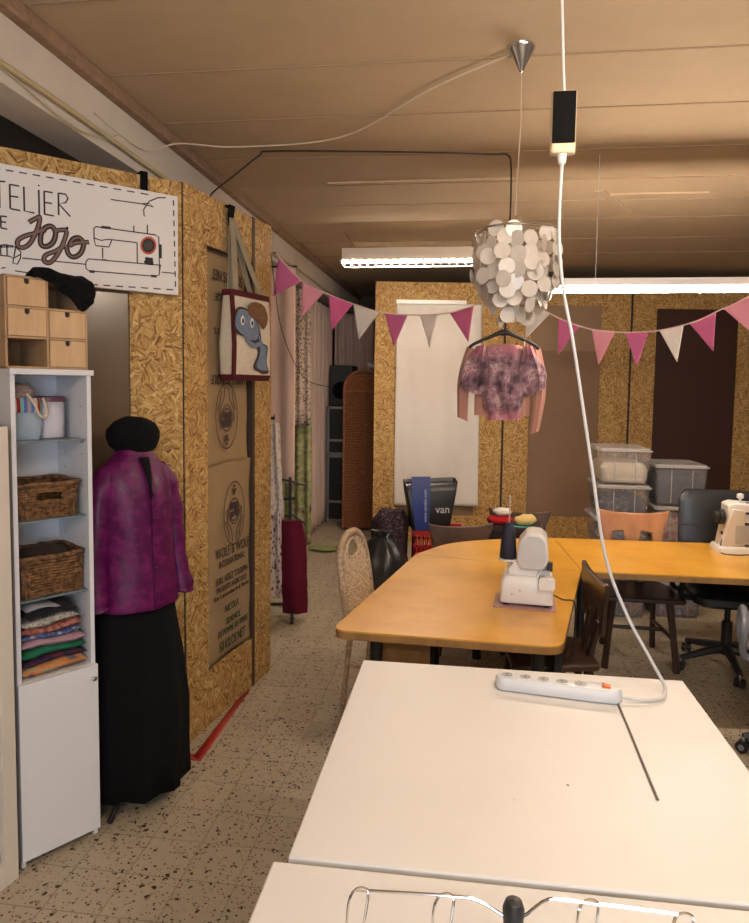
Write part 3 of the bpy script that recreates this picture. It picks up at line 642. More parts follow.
# folded fabrics on the bottom compartment
def plaid(name,a,b,s):
    t=NT(name); t.set(.9,0,.2); v=t.coord(); c=t.new('ShaderNodeTexChecker'); t.l(v,c.inputs[0]); c.inputs['Color1'].default_value=(*a,1); c.inputs['Color2'].default_value=(*b,1); c.inputs['Scale'].default_value=s; t.col(c.outputs[0]); return t.m
fab=[('multicolour patchwork cloth, lowest of the folded stack',spots('patchwork_print',[(.30,(.22,.15,.10)),(.42,(.30,.27,.17)),(.54,(.50,.18,.05)),(.62,(.10,.09,.12))],14)),
 ('dark navy folded cloth with red line above the patchwork',spots('navy_red_print',[(.4,(.02,.02,.05)),(.7,(.12,.02,.04))],30)),
 ('bright green folded cloth in the cabinet stack',spots('green_print',[(.3,(.01,.11,.05)),(.72,(.02,.15,.085)),(.8,(.5,.55,.4))],16)),
 ('pink gingham folded cloth above the green one',plaid('pink_gingham',(.40,.19,.25),(.36,.27,.29),170)),
 ('blue and white flowered folded cloth in the cabinet stack',spots('blue_floral',[(.35,(.03,.05,.14)),(.55,(.10,.16,.34)),(.65,(.5,.45,.5))],50)),
 ('orange and rose flowered folded cloth in the cabinet stack',spots('orange_floral',[(.35,(.12,.03,.08)),(.5,(.38,.12,.05)),(.62,(.36,.19,.22)),(.7,(.16,.08,.16))],40)),
 ('pale lace folded cloth under the black one',spots('lace_print',[(.3,(.12,.11,.10)),(.6,(.45,.42,.37))],80)),
 ('black folded cloth near the top of the cabinet stack',fabric('black_jersey',(.01,.01,.013))),
 ('light grey folded cloth, topmost of the cabinet stack',fabric('grey_shirting',(.33,.33,.37)))]
z=.682
for i,(lb,mt) in enumerate(fab):
    h_=[.042,.026,.038,.034,.024,.028,.032,.036,.014][i]; wv=[.245,.24,.235,.23,.215,.22,.205,.19,.12][i]
    t=incab('folded_fabric',CW/2-[.0,.0,.004,.0,.01,.006,.012,.01,.035][i],.12+random.uniform(-.006,.006),z,lb,'fabric','folded fabrics in the narrow cabinet')
    m=MB(); L=[]
    for k in range(13):
        u=k/12*2-1; e=math.sqrt(max(0,1-abs(u)**6))*.5+.02
        L.append([(u*wv/2, y*.5*.2*1.0, h_/2+zz*h_*e*.9+(.005*sin(u*3+i))) for y,zz in [(cos(2*pi*j/16)*(1.05),max(-1,min(1,1.5*sin(2*pi*j/16)))) for j in range(16)]])
    m.loft(L); m.build('cloth',mt,t,disp=.004,dscale=26); t.rotation_euler[2]+=random.uniform(-.06,.06)
    z+=h_*.93
# chest of little drawers on top of the cabinet
dc=incab('mini_drawer_chest',-.012,.0,1.7955,'small unpainted wooden chest with four little drawers on the narrow cabinet','chest of drawers')
W_,H_,D_=.285,.318,.25; tk=.008
m=MB(); m.box(0,tk,0,D_,0,H_); m.box(W_-tk,W_,0,D_,0,H_*.667); m.box(W_/2-tk/2,W_/2+tk/2,0,D_,0,H_)
for k in range(4): m.box(0,W_ if k<3 else W_,0,D_,k*(H_-tk)/3,k*(H_-tk)/3+tk)
m.box(W_-tk,W_,.0,D_,H_*.667,H_); m.box(0,W_,D_-.004,D_,0,H_); m.build('carcass',DRAWERS,dc,bevel=.0008)
rh=(H_-tk)/3
for c_,r_ in ((0,2),(0,1),(1,1),(1,0)):
    x0=tk+.002 if c_==0 else W_/2+tk/2+.002; x1=x0+(W_/2-1.5*tk-.004); z0=r_*rh+tk+.0015; z1=z0+rh-tk-.003
    xm=(x0+x1)/2; poly=[(x0,z0),(x1,z0),(x1,z1),(xm+.009,z1)]+[(xm+.009*cos(t),z1-.010-.009*sin(t)) for t in [pi*i/8 for i in range(9)]]+[(xm-.009,z1),(x0,z1)]
    dr=MB().prism(poly,-.003,.007,ax='y').build('drawer',DRAWERW,dc)
    MB().box(xm-.014,xm+.014,.0075,.02,z1-.03,z1).build('finger_hole',GROOVE,dr)
t=incab('black_scarf',.178,.07,1.7955+H_,'crumpled black scarf draped over the little drawer chest','scarf')
def scarf(u,v):
    x=-.10+u*.215; drop=0
    if v<.45: drop=(.45-v)/.45
    y=-.085-.012*sin(u*14)*drop if drop>0 else -.08+(v-.45)*.25
    zz=.014+.016*sin(u*4+1)*sin(v*5)+.01*noise.noise(Vector((u*6,v*6,0)))
    if drop>0:
        zz-= drop*(.02+.10*max(0,min(1,(u-.25)*1.8))*(1-.35*max(0,(u-.85)/.15)))
        y=-.082-.014*sin(pi*min(1,drop*1.5))-.006*sin(u*22)*drop
    return (x,y,zz)
MB().grid(scarf,34,24).build('cloth',BLACKFAB,t,solid=.012,sub=1)

# ================= CREAM SHELF UNIT AT THE LEFT EDGE =================
BA=math.atan2(.97,.24)
su=empty('shelf_unit',(-1.533-.24*.8,2.112-.97*.8,0),BA,'cream open shelf unit at the left edge beside the narrow cabinet','shelf')
m=MB(); m.box(0,.8,.0,.018,0,.07); m.box(.745,.8,-.002,.016,.0,1.6); m.box(0,.055,-.002,.016,.0,1.6); m.box(.78,.8,.0,.30,0,1.6); m.box(0,.02,.0,.30,0,1.6); m.box(0,.8,.0,.30,1.56,1.6); m.build('frame',CREAM,su,bevel=.0015)
MB().box(.02,.78,.294,.3,.07,1.56).build('back_panel',plain('grey_panel',(.33,.34,.38),.5),su)
for z in (.07,.42,.79,1.17): MB().box(.02,.78,.008,.294,z,z+.018).build('shelf_board',CREAM,su,bevel=.001)

# ================= MANNEQUIN =================
MX,MY=-1.365,2.67
mq=empty('dress_form',(MX,MY,0),radians(56),'black tailor dress form on a stand beside the narrow cabinet','mannequin')
def ell(z,rx,ry,cx=0,cy=0,n=32,f=None): return [(cx+rx*cos(2*pi*j/n)*(1 if f is None else f(j/n)),cy+ry*sin(2*pi*j/n)*(1 if f is None else f(j/n)),z) for j in range(n)]
BK=fabric('black_form_cloth',(.012,.011,.012))
m=MB(); m.loft([ell(.80,.14,.10),ell(.90,.16,.115),ell(1.05,.125,.09),ell(1.22,.15,.105),ell(1.34,.165,.095),ell(1.40,.13,.075),ell(1.43,.06,.055),ell(1.50,.052,.052),ell(1.535,.05,.05)]); m.build('torso',BK,mq)
MB().cyl((0,0,.12),(0,0,.80),.016,12).build('pole',BLACKMET,mq)
for i in range(3):
    a=radians(214+120*i); MB().tube([(0,0,.14),(.07*cos(a),.07*sin(a),.13),((.215 if i==0 else .16)*cos(a),(.215 if i==0 else .16)*sin(a),.02),((.235 if i==0 else .175)*cos(a),(.235 if i==0 else .175)*sin(a),.012)],.012,8).build('leg',BLACKMET,mq)
ht=empty('black_hat',(MX,MY,1.50),radians(56),'round black beret on top of the dress form','hat')
MB().lathe([(.001,-.048),(.05,-.05),(.066,-.035),(.092,-.012),(.108,.025),(.106,.055),(.088,.085),(.055,.103),(.02,.110),(.001,.111)],28,M=Matrix.Rotation(radians(8),4,'Y')@Matrix.Rotation(radians(-10),4,'X')).build('felt_body',BLACKFAB,ht,disp=.007,dscale=12)
def satin():
    t=NT('purple_satin'); t.set(.42,0,.3,0,.0); v=t.coord(); n=t.noise(v,26,4,.7); n2=t.noise(v,4,3)
    c=t.mix(t.ramp(n.outputs['Fac'],[(.45,(0,0,0)),(.62,(1,1,1))]),(.075,.002,.05),(.14,.005,.088)); t.col(c); t.l(t.ramp(n.outputs['Fac'],[(.4,(.32,)*3),(.6,(.55,)*3)]),t.b.inputs['Roughness'])
    t.bump(t.math('ADD',n.outputs['Fac'],t.math('MULTIPLY',n2.outputs['Fac'],5)),.35,.006); return t.m
SAT=satin()
jk=empty('satin_jacket',(MX,MY,0),radians(56),'long-sleeved purple satin jacket with jacquard pattern on the dress form','jacket')
m=MB(); fo=lambda A,k,p: (lambda q: 1+A*sin(q*2*pi*k+p))
m.loft([ell(.83,.178,.155,f=fo(.03,7,0)),ell(.85,.178,.155,f=fo(.03,7,0)),ell(.95,.172,.145,f=fo(.022,7,.5)),ell(1.08,.158,.135,f=fo(.02,6,1)),ell(1.2,.165,.138,f=fo(.015,6,1)),ell(1.32,.158,.12),ell(1.39,.140,.10),ell(1.435,.105,.082),ell(1.465,.075,.068),ell(1.485,.066,.064)],cap=False)
m.build('jacket_body',SAT,jk,disp=.008,dscale=9,solid=.004,sub=1)
for s in (-1,1):
    m=MB(); P=[(.10,-.0,1.385,.046),(.140,-.005,1.335,.052),(.165,-.01,1.22,.049),(.178,-.02,1.08,.045),(.185,-.035,.97,.042),(.195,-.05,.88,.046),(.194,-.052,.85,.048)]
    pts=[tuple(v) for v in spline([(s*a,b,c_) for a,b,c_,r in P],4)]; rs=[]
    for i in range(len(pts)):
        q=i/4; k=min(int(q),len(P)-2); rs.append(P[k][3]+(P[k+1][3]-P[k][3])*(q-k)+.003*sin(i*1.7))
    m.tube(pts,rs,18); m.build('sleeve',SAT,jk,disp=.007,dscale=13)
m=MB(); m.tube([(0,-.157,.83),(0,-.148,.95),(0,-.138,1.08),(0,-.141,1.2),(.0,-.128,1.32),(.0,-.107,1.39),(.01,-.085,1.44)],.0035,6); m.build('front_placket',fabric('dark_purple_edge',(.05,.002,.035)),jk)
m=MB(); m.grid(lambda u,v:(-.002+(u-.5)*.045*v,-.1375+.052*v*v+.01*abs(u-.5)-.004,1.285+.165*v),4,8); m.build('neck_opening',BLACKFAB,jk,solid=.002)
m=MB()
for z,y in ((.9,-.153),(1.0,-.146),(1.1,-.14),(1.2,-.143),(1.3,-.134)): m.sph((.012,y,z),.007,.005,.007,8,6)
m.build('button',plain('dark_purple_button',(.05,.002,.04),.3),jk)
# neckline shows black form cloth
sk=empty('long_skirt',(MX,MY,0),radians(56),'floor-length black velvet skirt on the dress form','skirt')
m=MB(); m.loft([ell(.86,.15,.115),ell(.80,.17,.125,f=fo(.02,9,0)),ell(.6,.195,.17,f=fo(.04,9,.2)),ell(.4,.21,.195,f=fo(.06,9,.3)),ell(.2,.203,.20,f=fo(.07,9,.4)),ell(.07,.205,.205,f=fo(.08,9,.5))],cap=False); m.build('skirt_body',BLACKFAB,sk,solid=.004)

# floor tape
tp=MB(); tp.add([(-1.30,2.955,.0008),(-1.188,2.935,.0008),(-1.195,2.985,.0008),(-1.30,3.005,.0008)],[(0,1,2,3)]); tp.add([(-1.238,2.97,.0009),(-1.188,2.935,.0009),(-1.195,3.72,.0009),(-1.225,3.68,.0009)],[(0,1,2,3)])
t=NT('red_tape'); t.set(.5); v=t.coord(); n=t.noise(v,35,4,.7); t.col(t.ramp(n.outputs['Fac'],[(.3,(.30,.012,.008)),(.62,(.40,.02,.014)),(.68,(.34,.24,.17))]))
tp.v=[(x,y,z+.0) for x,y,z in tp.v]; tag(tp.build('floor_tape',t.m,solid=.001),'worn red tape line on the floor along the aisle partition','tape')

# ================= BUNTING =================
bu=empty('bunting',(0,4.1,0),0,'pink and white triangle bunting strung across the room','bunting')
S=[(-1.161,2.541),(-.998,2.375),(-.835,2.296),(-.655,2.229),(-.495,2.186),(-.285,2.172),(-.078,2.191),(.08,2.247),(.235,2.303),(.395,2.219),(.536,2.146),(.68,2.096),(.795,2.08),(.909,2.075),(1.074,2.086),(1.262,2.135),(1.393,2.2),(1.509,2.254),(1.75,2.42),(2.1,2.75)]
sp_=spline([(a,0,b) for a,b in S],6)
MB().tube(sp_,.0045,6,M=Matrix.Diagonal((1,.5,1,1))).build('ribbon',fabric('pale_pink_ribbon',(.62,.42,.38)),bu)
PK=[fabric('hot_pink_felt',(.62,.12,.28)),fabric('light_pink_felt',(.66,.27,.33)),fabric('white_felt',(.66,.60,.54)),fabric('mauve_pink_felt',(.50,.12,.25))]
import bisect
cum=[0]
for a,b in zip(sp_,sp_[1:]): cum.append(cum[-1]+(b-a).length)
def at(d): 
    k=min(max(bisect.bisect(cum,d)-1,0),len(sp_)-2); return sp_[k].lerp(sp_[k+1],(d-cum[k])/(cum[k+1]-cum[k]))
def d_of_x(x):
    for k,v in enumerate(sp_):
        if v.x>=x: return cum[k]
def flagx(px): return 0
# starts/ends in world x with colour
fl=[(-1.14,-.97,3),(-.92,-.76,1),(-.72,-.565,0),(-.535,-.365,2),(-.33,-.155,3),(-.12,.045,2),(.075,.19,3) ,(.215,.34,3),(.405,.57,2),(.575,.72,3),(.76,.905,1),(.945,1.09,3),(1.125,1.26,2),(1.28,1.42,3),(1.44,1.60,1),(1.66,1.80,2)]
fl=[(-1.14,-.955,3),(-.93,-.745,1),(-.72,-.53,0),(-.505,-.315,2),(-.30,-.11,3),(-.085,.09,2) ,(.12,.20,3),(.40,.555,2),(.575,.735,3),(.765,.91,1),(.945,1.10,3),(1.135,1.28,2),(1.30,1.44,3),(1.46,1.62,1),(1.68,1.82,2)]
fl=[(-1.12,-.955,3),(-.925,-.745,1),(-.72,-.545,0),(-.515,-.325,2),(-.30,-.125,3),(-.10,.0,2)]
PXF=[(275,297,3),(301,323,1),(331,354,0),(358,383,2),(391,416,3),(424,448,2),(456,481,3),(540.5,562,2),(569,593,3),(602,627,1),(635,660,3),(667,692,2),(698,723,3),(730,756,1)]
for a,b,c_ in PXF:
    # picture spacing turned into metres along the string plane (y = 4.1)
    f=lambda p:(-1.161+(p-273)*(1.509+1.161)/476.0) + .00
    xa,xb=f(a),f(b); da,db=d_of_x(xa),d_of_x(xb); A,B=at(da),at(db)
    t=(B-A).normalized(); nrm=Vector((t.z,0,-t.x)); 
    if nrm.z>0: nrm=-nrm
    nrm=(nrm*.75+Vector((0,0,-1))*.25).normalized()
    tip=(A+B)/2+nrm*.195
    m=MB(); n_=8; k=random.uniform(-.02,.02); g=random.uniform(.2,2)
    m.grid(lambda u,v:tuple((A.lerp(B,u)*(1-v)+tip*v)+Vector((0,k*v+.006*sin(u*5+g)*(v),0))),8,8)
    o=m.build('flag',PK[c_],bu,solid=.0025)
    if c_==2: o['label']='white triangular flag'
MB().sph((-1.165,0,2.545),.006).build('knot',BLACKPL,bu)

# thin black string by the aisle wall end
tag(MB().tube(spline([(-1.175,4.02,2.62),(-1.15,4.03,2.35),(-1.10,4.05,2.05),(-.98,4.08,1.80),(-.82,4.1,1.74)],8),.0028,6).build('loose_wire',BLACKPL),'thin black wire curving down beside the aisle partition end','wire')

# ================= HUNG BLOUSE =================
hg=empty('clothes_hanger',(.212,4.15,2.06),radians(6),'black plastic hanger carrying the printed blouse','hanger')
P=spline([(-.205,0,-.075),(-.17,0,-.05),(-.08,0,-.01),(-.03,0,.012),(0,0,.014),(.03,0,.012),(.08,0,-.01),(.17,0,-.05),(.205,0,-.078)],5)
m=MB(); k=len(P); m.tube(P,[.010+.010*math.exp(-((i-k/2)/(k*.16))**2) for i in range(k)],10,M=Matrix.Diagonal((1,.9,1,1))); m.build('hanger_bar',BLACKPL,hg)
MB().tube(spline([(0,0,.02),(0,0,.06),(.018,0,.085),(.018,0,.115),(0,0,.13),(-.015,0,.118)],6),.003,8).build('hook',BLACKMET,hg)
cg=empty('pink_cardigan',(.212,4.165,2.045),radians(6),'thin dusty pink cardigan with hanging sleeves under the printed blouse','cardigan')
DP=fabric('dusty_pink_knit',(.45,.24,.19),.1)
def gsec(z,w_,d_,cx=0,cy=0,A=.0,k=5,p=0,n=28): return [(cx+w_/2*(1 if True else 0)*cos(2*pi*j/n), cy+d_/2*sin(2*pi*j/n)*(1+A*sin(k*2*pi*j/n+p)) , z) for j in range(n)]
m=MB(); m.loft([gsec(-.46,.33,.045,.0,.012,.3,7),gsec(-.3,.33,.05,0,.012,.3,7),gsec(-.15,.32,.05,0,.012,.2,5),gsec(-.07,.34,.045,0,.012),gsec(-.045,.2,.04,0,.012),gsec(-.035,.10,.04,0,.012)]); m.build('knit_body',DP,cg)
for s,e in ((-1,-.485),(1,-.56)):
    m=MB(); L=[]
    for i in range(12):
        v_=i/11; x=s*(.175+.06*math.sin(min(1,v_*1.6)*pi/2)-(.0 if s<0 else .04)*v_*v_); z_=-.065+(e+.065)*v_; ww=.085-.025*v_
        L.append([(x+ww/2*cos(2*pi*j/14),.012+.018*sin(2*pi*j/14)*(1+.2*sin(3*j)),z_+.012*s*cos(2*pi*j/14)) for j in range(14)])
    m.loft(L); m.build('sleeve',DP,cg)
def printmat():
    t=NT('mauve_floral_print'); t.set(.5,0,.3,0,.3); v=t.coord(); n=t.noise(v,9,5,.7); n.inputs['Distortion'].default_value=.15
    c=t.ramp(n.outputs['Fac'],[(.34,(.035,.02,.03)),(.42,(.13,.07,.09)),(.48,(.25,.14,.18)),(.54,(.34,.19,.23)),(.60,(.60,.48,.47)),(.66,(.48,.07,.12))]); 
    s=t.new('ShaderNodeSeparateXYZ'); t.l(v,s.inputs[0]); z=t.math('MULTIPLY',t.math('ADD',s.outputs['Z'],.26),4.0); z=t.math('ABSOLUTE',z); z=t.math('SUBTRACT',z,.55)
    n2=t.noise(v,30,4,.7); k=t.math('MULTIPLY',z,n2.outputs['Fac']); k=t.ramp(k,[(.0,(0,0,0)),(.25,(1,1,1))]); c=t.mix(k,c,(.60,.16,.24)); t.col(c); t.bump(t.noise(v,14,2).outputs['Fac'],.4,.01); return t.m
PR=printmat()
bl=empty('printed_blouse',(.212,4.135,2.035),radians(6),'mauve floral cold-shoulder blouse hanging in mid-room from a black hanger','blouse')
m=MB(); m.loft([gsec(-.475,.20,.07,.01,0,.25,7),gsec(-.44,.19,.06,.01,0,.25,7),gsec(-.40,.23,.09,0,0,.35,7),gsec(-.3,.235,.095,0,-.004,.35,7),gsec(-.18,.205,.085,0,-.004,.3,7),gsec(-.10,.19,.055,0,0,.1,6),gsec(-.06,.20,.05,0,0,.1,6),gsec(-.045,.16,.045)]); m.build('blouse_body',PR,bl,disp=.008,dscale=14)
for s in (-1,1):
    m=MB(); L=[]
    for i in range(12):
        v_=i/11; w0=.05+.11*sin(pi*min(1,v_*1.15)**1.3*.75); x=s*(.135+.055*v_); z_=-.04-.27*v_
        L.append([(x+w0/2*cos(2*pi*j/16),-.004+.03*sin(2*pi*j/16)*(1+.25*sin(3*j)),z_-s*.0*cos(2*pi*j/16)+s*.03*v_*cos(2*pi*j/16)) for j in range(16)])
    m.loft(L); m.build('sleeve',PR,bl,disp=.008,dscale=16)
    MB().tube([(s*.11,-.02,-.075),(s*.115,-.022,-.03),(s*.12,0,-.012),(s*.115,.02,-.03)],.003,6).build('shoulder_strap',plain('pale_strap',(.55,.45,.42),.7),bl)

# ================= WHITE CLOTH =================
def cloth_fn(x0,x1,z0,z1,A,y0,k=1):
    def f(u,v):
        x=x0+(x1-x0)*u; z=z0+(z1-z0)*v
        y=y0-A*(.5+.5*sin((u*.9+ (1-v)*.55)*9*k))*(.35+.65*(1-v))-.006*sin(u*31+v*5)*(.4+.6*abs(v-.5))
        return (x,y,z)
    return f
wc=MB().grid(cloth_fn(.235,1.175,.42,2.66,.06,-.015),40,60).build('white_backdrop_cloth',fabric('white_cotton_sheet',(.70,.66,.61),.04,700,.9,.2,3),solid=.003)
wc.location=(-1.02,7.63,0); wc.rotation_euler=(0,0,BWA); tag(wc,'tall white cloth hanging over the first bay of the far partition','cloth')
rl=MB().box(.23,1.0,-.05,-.012,2.66,2.70).build('curtain_rail',WPLAST); rl.location=(-1.02,7.63,0); rl.rotation_euler=(0,0,BWA); tag(rl,'white rail above the white cloth on the far partition','rail')

# ================= CURTAINS AND STORAGE AT THE BACK LEFT =================
PINKC=fabric('peach_curtain_cloth',(.76,.54,.43),.05,700,.9,.2); BEIC=fabric('beige_curtain_cloth',(.64,.48,.40),.06,700,.9,.2)
LEO=spots('leopard_print',[(.28,(.03,.02,.015)),(.38,(.04,.025,.018)),(.43,(.42,.32,.24)),(.6,(.52,.42,.34))],34,.5)
GRF=spots('green_floral_print',[(.32,(.05,.03,.03)),(.42,(.30,.20,.16)),(.5,(.22,.27,.09)),(.62,(.36,.38,.18)),(.75,(.40,.30,.24))],16,.7)
def curtain(name,p,q,z0,z1,A,folds,mat,label,n=60):
    p=Vector(p);q=Vector(q); d=(q-p); nr=Vector((-d.y,d.x)).normalized()
    def f(u,v):
        s=A*sin(u*folds*2*pi+.6*sin(v*2))*(1-.25*v); c_=p+d*u+nr*s; return (c_.x,c_.y,z0+(z1-z0)*v)
    o=MB().grid(f,n,14).build(name,mat,solid=.003); return tag(o,label,'curtain')
curtain('curtain',(-2.3,5.6),(-1.415,5.6),.93,2.72,.016,5,PINKC,'smooth peach curtain just behind the end of the aisle partition')
curtain('curtain',(-2.2,7.25),(-1.655,7.25),1.32,2.78,.012,6,LEO,'narrow leopard print curtain between peach and beige curtains')
curtain('curtain',(-2.2,7.33),(-1.66,7.33),.01,1.45,.02,5,GRF,'green flowered curtain hanging to the floor beneath the leopard print')
curtain('curtain',(-1.80,7.5),(-1.80,9.1),.02,2.75,.035,7,BEIC,'pleated beige curtain receding along the storage corner',90)
curtain('curtain',(-1.85,9.6),(-1.3,9.6),1.9,2.75,.03,5,BEIC,'short beige curtain above the flight cases at the far end')
# rail above
m=MB(); m.cyl((-2.3,5.6,2.72),(-1.40,5.6,2.72),.008,8); m.cyl((-1.66,5.6,2.72),(-1.66,5.6,2.81),.005,8); m.cyl((-1.84,5.6,2.72),(-1.84,5.6,2.81),.005,8); tag(m.build('curtain_rail',BLACKMET),'dark rod the peach curtain hangs from','rail')
# flight cases
AL=plain('case_aluminium',(.36,.33,.30),.4,.7,.05)
def flight(z,h,label):
    t=empty('flight_case',(-1.60,8.95,z),0,label,'case','flight cases stacked behind the curtain')
    w_,d_=.30,.5
    MB().box(-w_/2,w_/2,-d_/2,d_/2,.004,h).build('shell',BLACKPL,t)
    m=MB()
    for x in (-w_/2,w_/2):
        for zz in (.012,h-.012): m.box(x-.014,x+.014,-d_/2-.006,d_/2+.006,zz-.014,zz+.014)
        for y in (-d_/2,d_/2): m.box(x-.016,x+.016,y-.012,y+.012,0.004,h)
    for zz in (.015,h-.015,h*.3): m.box(-w_/2,w_/2,-d_/2-.006,-d_/2+.004,zz-.016,zz+.016)
    m.build('edging',AL,t,bevel=.002)
    m=MB()
    for x in (-w_/2,w_/2):
        for zz in (.02,h-.02): m.sph((x,-d_/2,zz),.026,n=10,m=7)
    m.build('ball_corner',AL,t)
    MB().tube([(.06,-d_/2-.004,h*.22),(.06,-d_/2-.035,h*.22),(.06,-d_/2-.035,h*.45),(.06,-d_/2-.004,h*.45)],.007,6).build('handle',AL,t)
    return t
flight(.0,.86,'large black flight case with aluminium edges standing on the floor'); flight(.865,.62,'smaller black flight case stacked on the larger one')
t=empty('loudspeaker',(-1.60,8.95,1.49),0,'black loudspeaker box on top of the flight cases','speaker')
MB().box(-.15,.15,-.2,.2,0,.52).build('cabinet',BLACKPL,t,bevel=.01); MB().cyl((0,-.2,.2),(0,-.206,.2),.11,24).build('cone',BLACKFAB,t)
# wicker cupboard
WK2=wicker_mat('reddish_wicker',(.13,.045,.02),(.32,.13,.055))
wk=empty('wicker_cupboard',(-1.22,8.38,0),radians(4),'tall reddish-brown wicker cupboard with arched top behind the partition','cupboard')
w_,d_=.50,.35; m=MB()
arch=[(-w_/2,.03),(w_/2,.03),(w_/2,1.72)]+[(w_/2*cos(t),1.72+.22*sin(t)) for t in [pi*i/14 for i in range(1,14)]]+[(-w_/2,1.72)]
MB().prism(arch,-d_/2+.006,d_/2,ax='y').build('shell',plain('wicker_backing',(.07,.03,.015),.8),wk)
for i in range(95):
    z_=.04+i*.0195; 
    if z_>1.72:
        k=(z_-1.72)/.22; 
        if k>=.98: break
        hw=w_/2*math.sqrt(1-k*k)
    else: hw=w_/2
    n_=max(4,int(hw*2/.02)); m.tube([(-hw+2*hw*j/n_,-d_/2-.003-.004*(1 if (j+i)%2 else -1),z_) for j in range(n_+1)],.0085,4)
    if z_<1.72: m.tube([(-w_/2-.002-.004*(1 if (j+i)%2 else -1),-d_/2+j*.0245,z_) for j in range(15)],.0085,4)
m.build('woven_wall',WK2,wk)
m=MB(); A_=[(x,-d_/2-.008,z_) for x,z_ in arch[2:]+[(-w_/2,.03)]]; m.tube([(w_/2,-d_/2-.008,.03)]+A_,.014,8); m.cyl((-w_/2,-d_/2-.01,1.68),(w_/2,-d_/2-.01,1.68),.012,8); m.cyl((0,-d_/2-.01,.05),(0,-d_/2-.01,1.68),.007,6); m.build('frame',WK2,wk)
for sx in (-1,1):
    for sy in (-1,1): MB().cyl((sx*(w_/2-.03),sy*(d_/2-.03),0),(sx*(w_/2-.03),sy*(d_/2-.03),.05),.015,8).build('foot',WK2,wk)
t=empty('flower_bunch',(-1.12,8.38,1.94),0,'small bunch of pale flowers on top of the wicker cupboard','flowers')
m=MB()
for i in range(9): m.sph((random.uniform(-.06,.06),random.uniform(-.05,.03),.03+random.uniform(0,.05)),.022,n=8,m=6)
m.build('blossoms',plain('pale_petals',(.5,.5,.48),.8),t,disp=.006,dscale=60)

# clothes rack
ck=empty('clothes_rack',(-1.40,5.0,0),radians(8),'black wheeled clothes rack behind the end of the aisle partition','rack')
def rod(name,p,q,r=.012,par=ck,mat=BLACKMET): return MB().cyl(p,q,r,10).build(name,mat,par)
rod('post',(.10,0,.08),(.10,0,1.06)); rod('post',(-.55,0,.08),(-.55,0,1.5)); rod('post',(-.08,0.06,.08),(-.08,0.06,1.5)); rod('top_bar',(-.58,.03,1.5),(-.02,.03,1.5)); MB().tube(spline([(-.10,.0,1.10),(.02,0,1.05),(.10,0,1.03),(.22,0,1.0)],5),.009,8).build('side_bar',BLACKMET,ck)
rod('side_bar',(-.08,0,.88),(.14,0,.90),.011); rod('base_bar',(-.58,0,.085),(.16,0,.085),.013); 
for x in (-.55,.14):
    f_=rod('foot_bar',(x,-.20,.075),(x,.20,.075),.012)
    for y in (-.19,.19):
        c_=MB(); c_.cyl((x-.012,y,.026),(x+.012,y,.026),.026,14); c_.box(x-.008,x+.008,y-.008,y+.008,.04,.075); c_.build('caster',BLACKPL,f_)
lace=empty('lace_dress',(-1.415,4.93,0),radians(8),'white lace garment with burgundy lining hanging on the wheeled rack','garment')
def lacemat(name,a,b,s):
    t=NT(name); t.set(.9,0,.2); v=t.coord((1,1,.6)); n=t.vor(v,s); n2=t.noise(v,s*.6,3); f=t.math('ADD',t.math('MULTIPLY',n.outputs['Distance'],.6),t.math('MULTIPLY',n2.outputs['Fac'],.5)); t.col(t.ramp(f,[(.38,a),(.52,b)])); return t.m
def drape(z0,z1,w0,w1,d_,A,k,n=40,cx=0):
    return [[(cx+(w0+(w1-w0)*v)/2*cos(2*pi*j/n),d_*sin(2*pi*j/n)*(1+A*sin(k*2*pi*j/n+v*2)),z0+(z1-z0)*v) for j in range(n)] for v in [i/14 for i in range(15)]]
m=MB(); m.loft(drape(.80,1.47,.17,.10,.06,.3,7)); m.build('upper_lace',lacemat('white_lace',(.36,.31,.27),(.62,.56,.50),60),lace,disp=.008,dscale=14)
m=MB(); m.loft(drape(.17,.82,.17,.17,.06,.3,7)); m.build('lower_lace',lacemat('burgundy_lace',(.16,.05,.06),(.55,.48,.44),42),lace,disp=.008,dscale=14)
MB().tube([(0,.06,1.47),(0,.09,1.495),(.0,.10,1.53),(0,.12,1.51)],.003,6).build('hook',BLACKMET,lace)
bg_=empty('burgundy_trousers',(-1.255,4.93,0),radians(8),'burgundy trousers hanging from a black hanger on the wheeled rack','trousers')
m=MB(); L=[]
for i in range(16):
    v=i/15; z_=.05+.70*v; L.append([(x+.02*(1-v)-(0 if v<.8 else (v-.8)*.15*(1 if x>0 else -.2)),y*(1+.0*v),z_) for x,y in [(.095*cos(2*pi*j/28),.03*sin(2*pi*j/28)*(1+.35*sin(6*pi*j/28+v))) for j in range(28)]])
m.loft(L); m.build('trouser_cloth',fabric('burgundy_cloth',(.115,.006,.02),.2),bg_,disp=.006,dscale=10)
MB().tube([(-.06,0,.78),(.0,0,.79),(.07,0,.74),(.09,0,.72)],.008,8).build('hanger_bar',BLACKPL,bg_); MB().tube([(-.02,0,.785),(-.02,0,.84),(-.03,.04,.88),(-.03,.06,.93)],.003,6).build('hook',BLACKMET,bg_)
t=MB().grid(lambda u,v:(-1.62+u*.28+.02*sin(v*7),7.02+v*.2+.02*sin(u*8),.012+.012*(1+sin(u*13)*sin(v*9))),20,16).build('green_cloth',fabric('olive_green_cloth',(.24,.28,.11)),solid=.006); tag(t,'crumpled olive green cloth on the floor below the curtains','cloth')

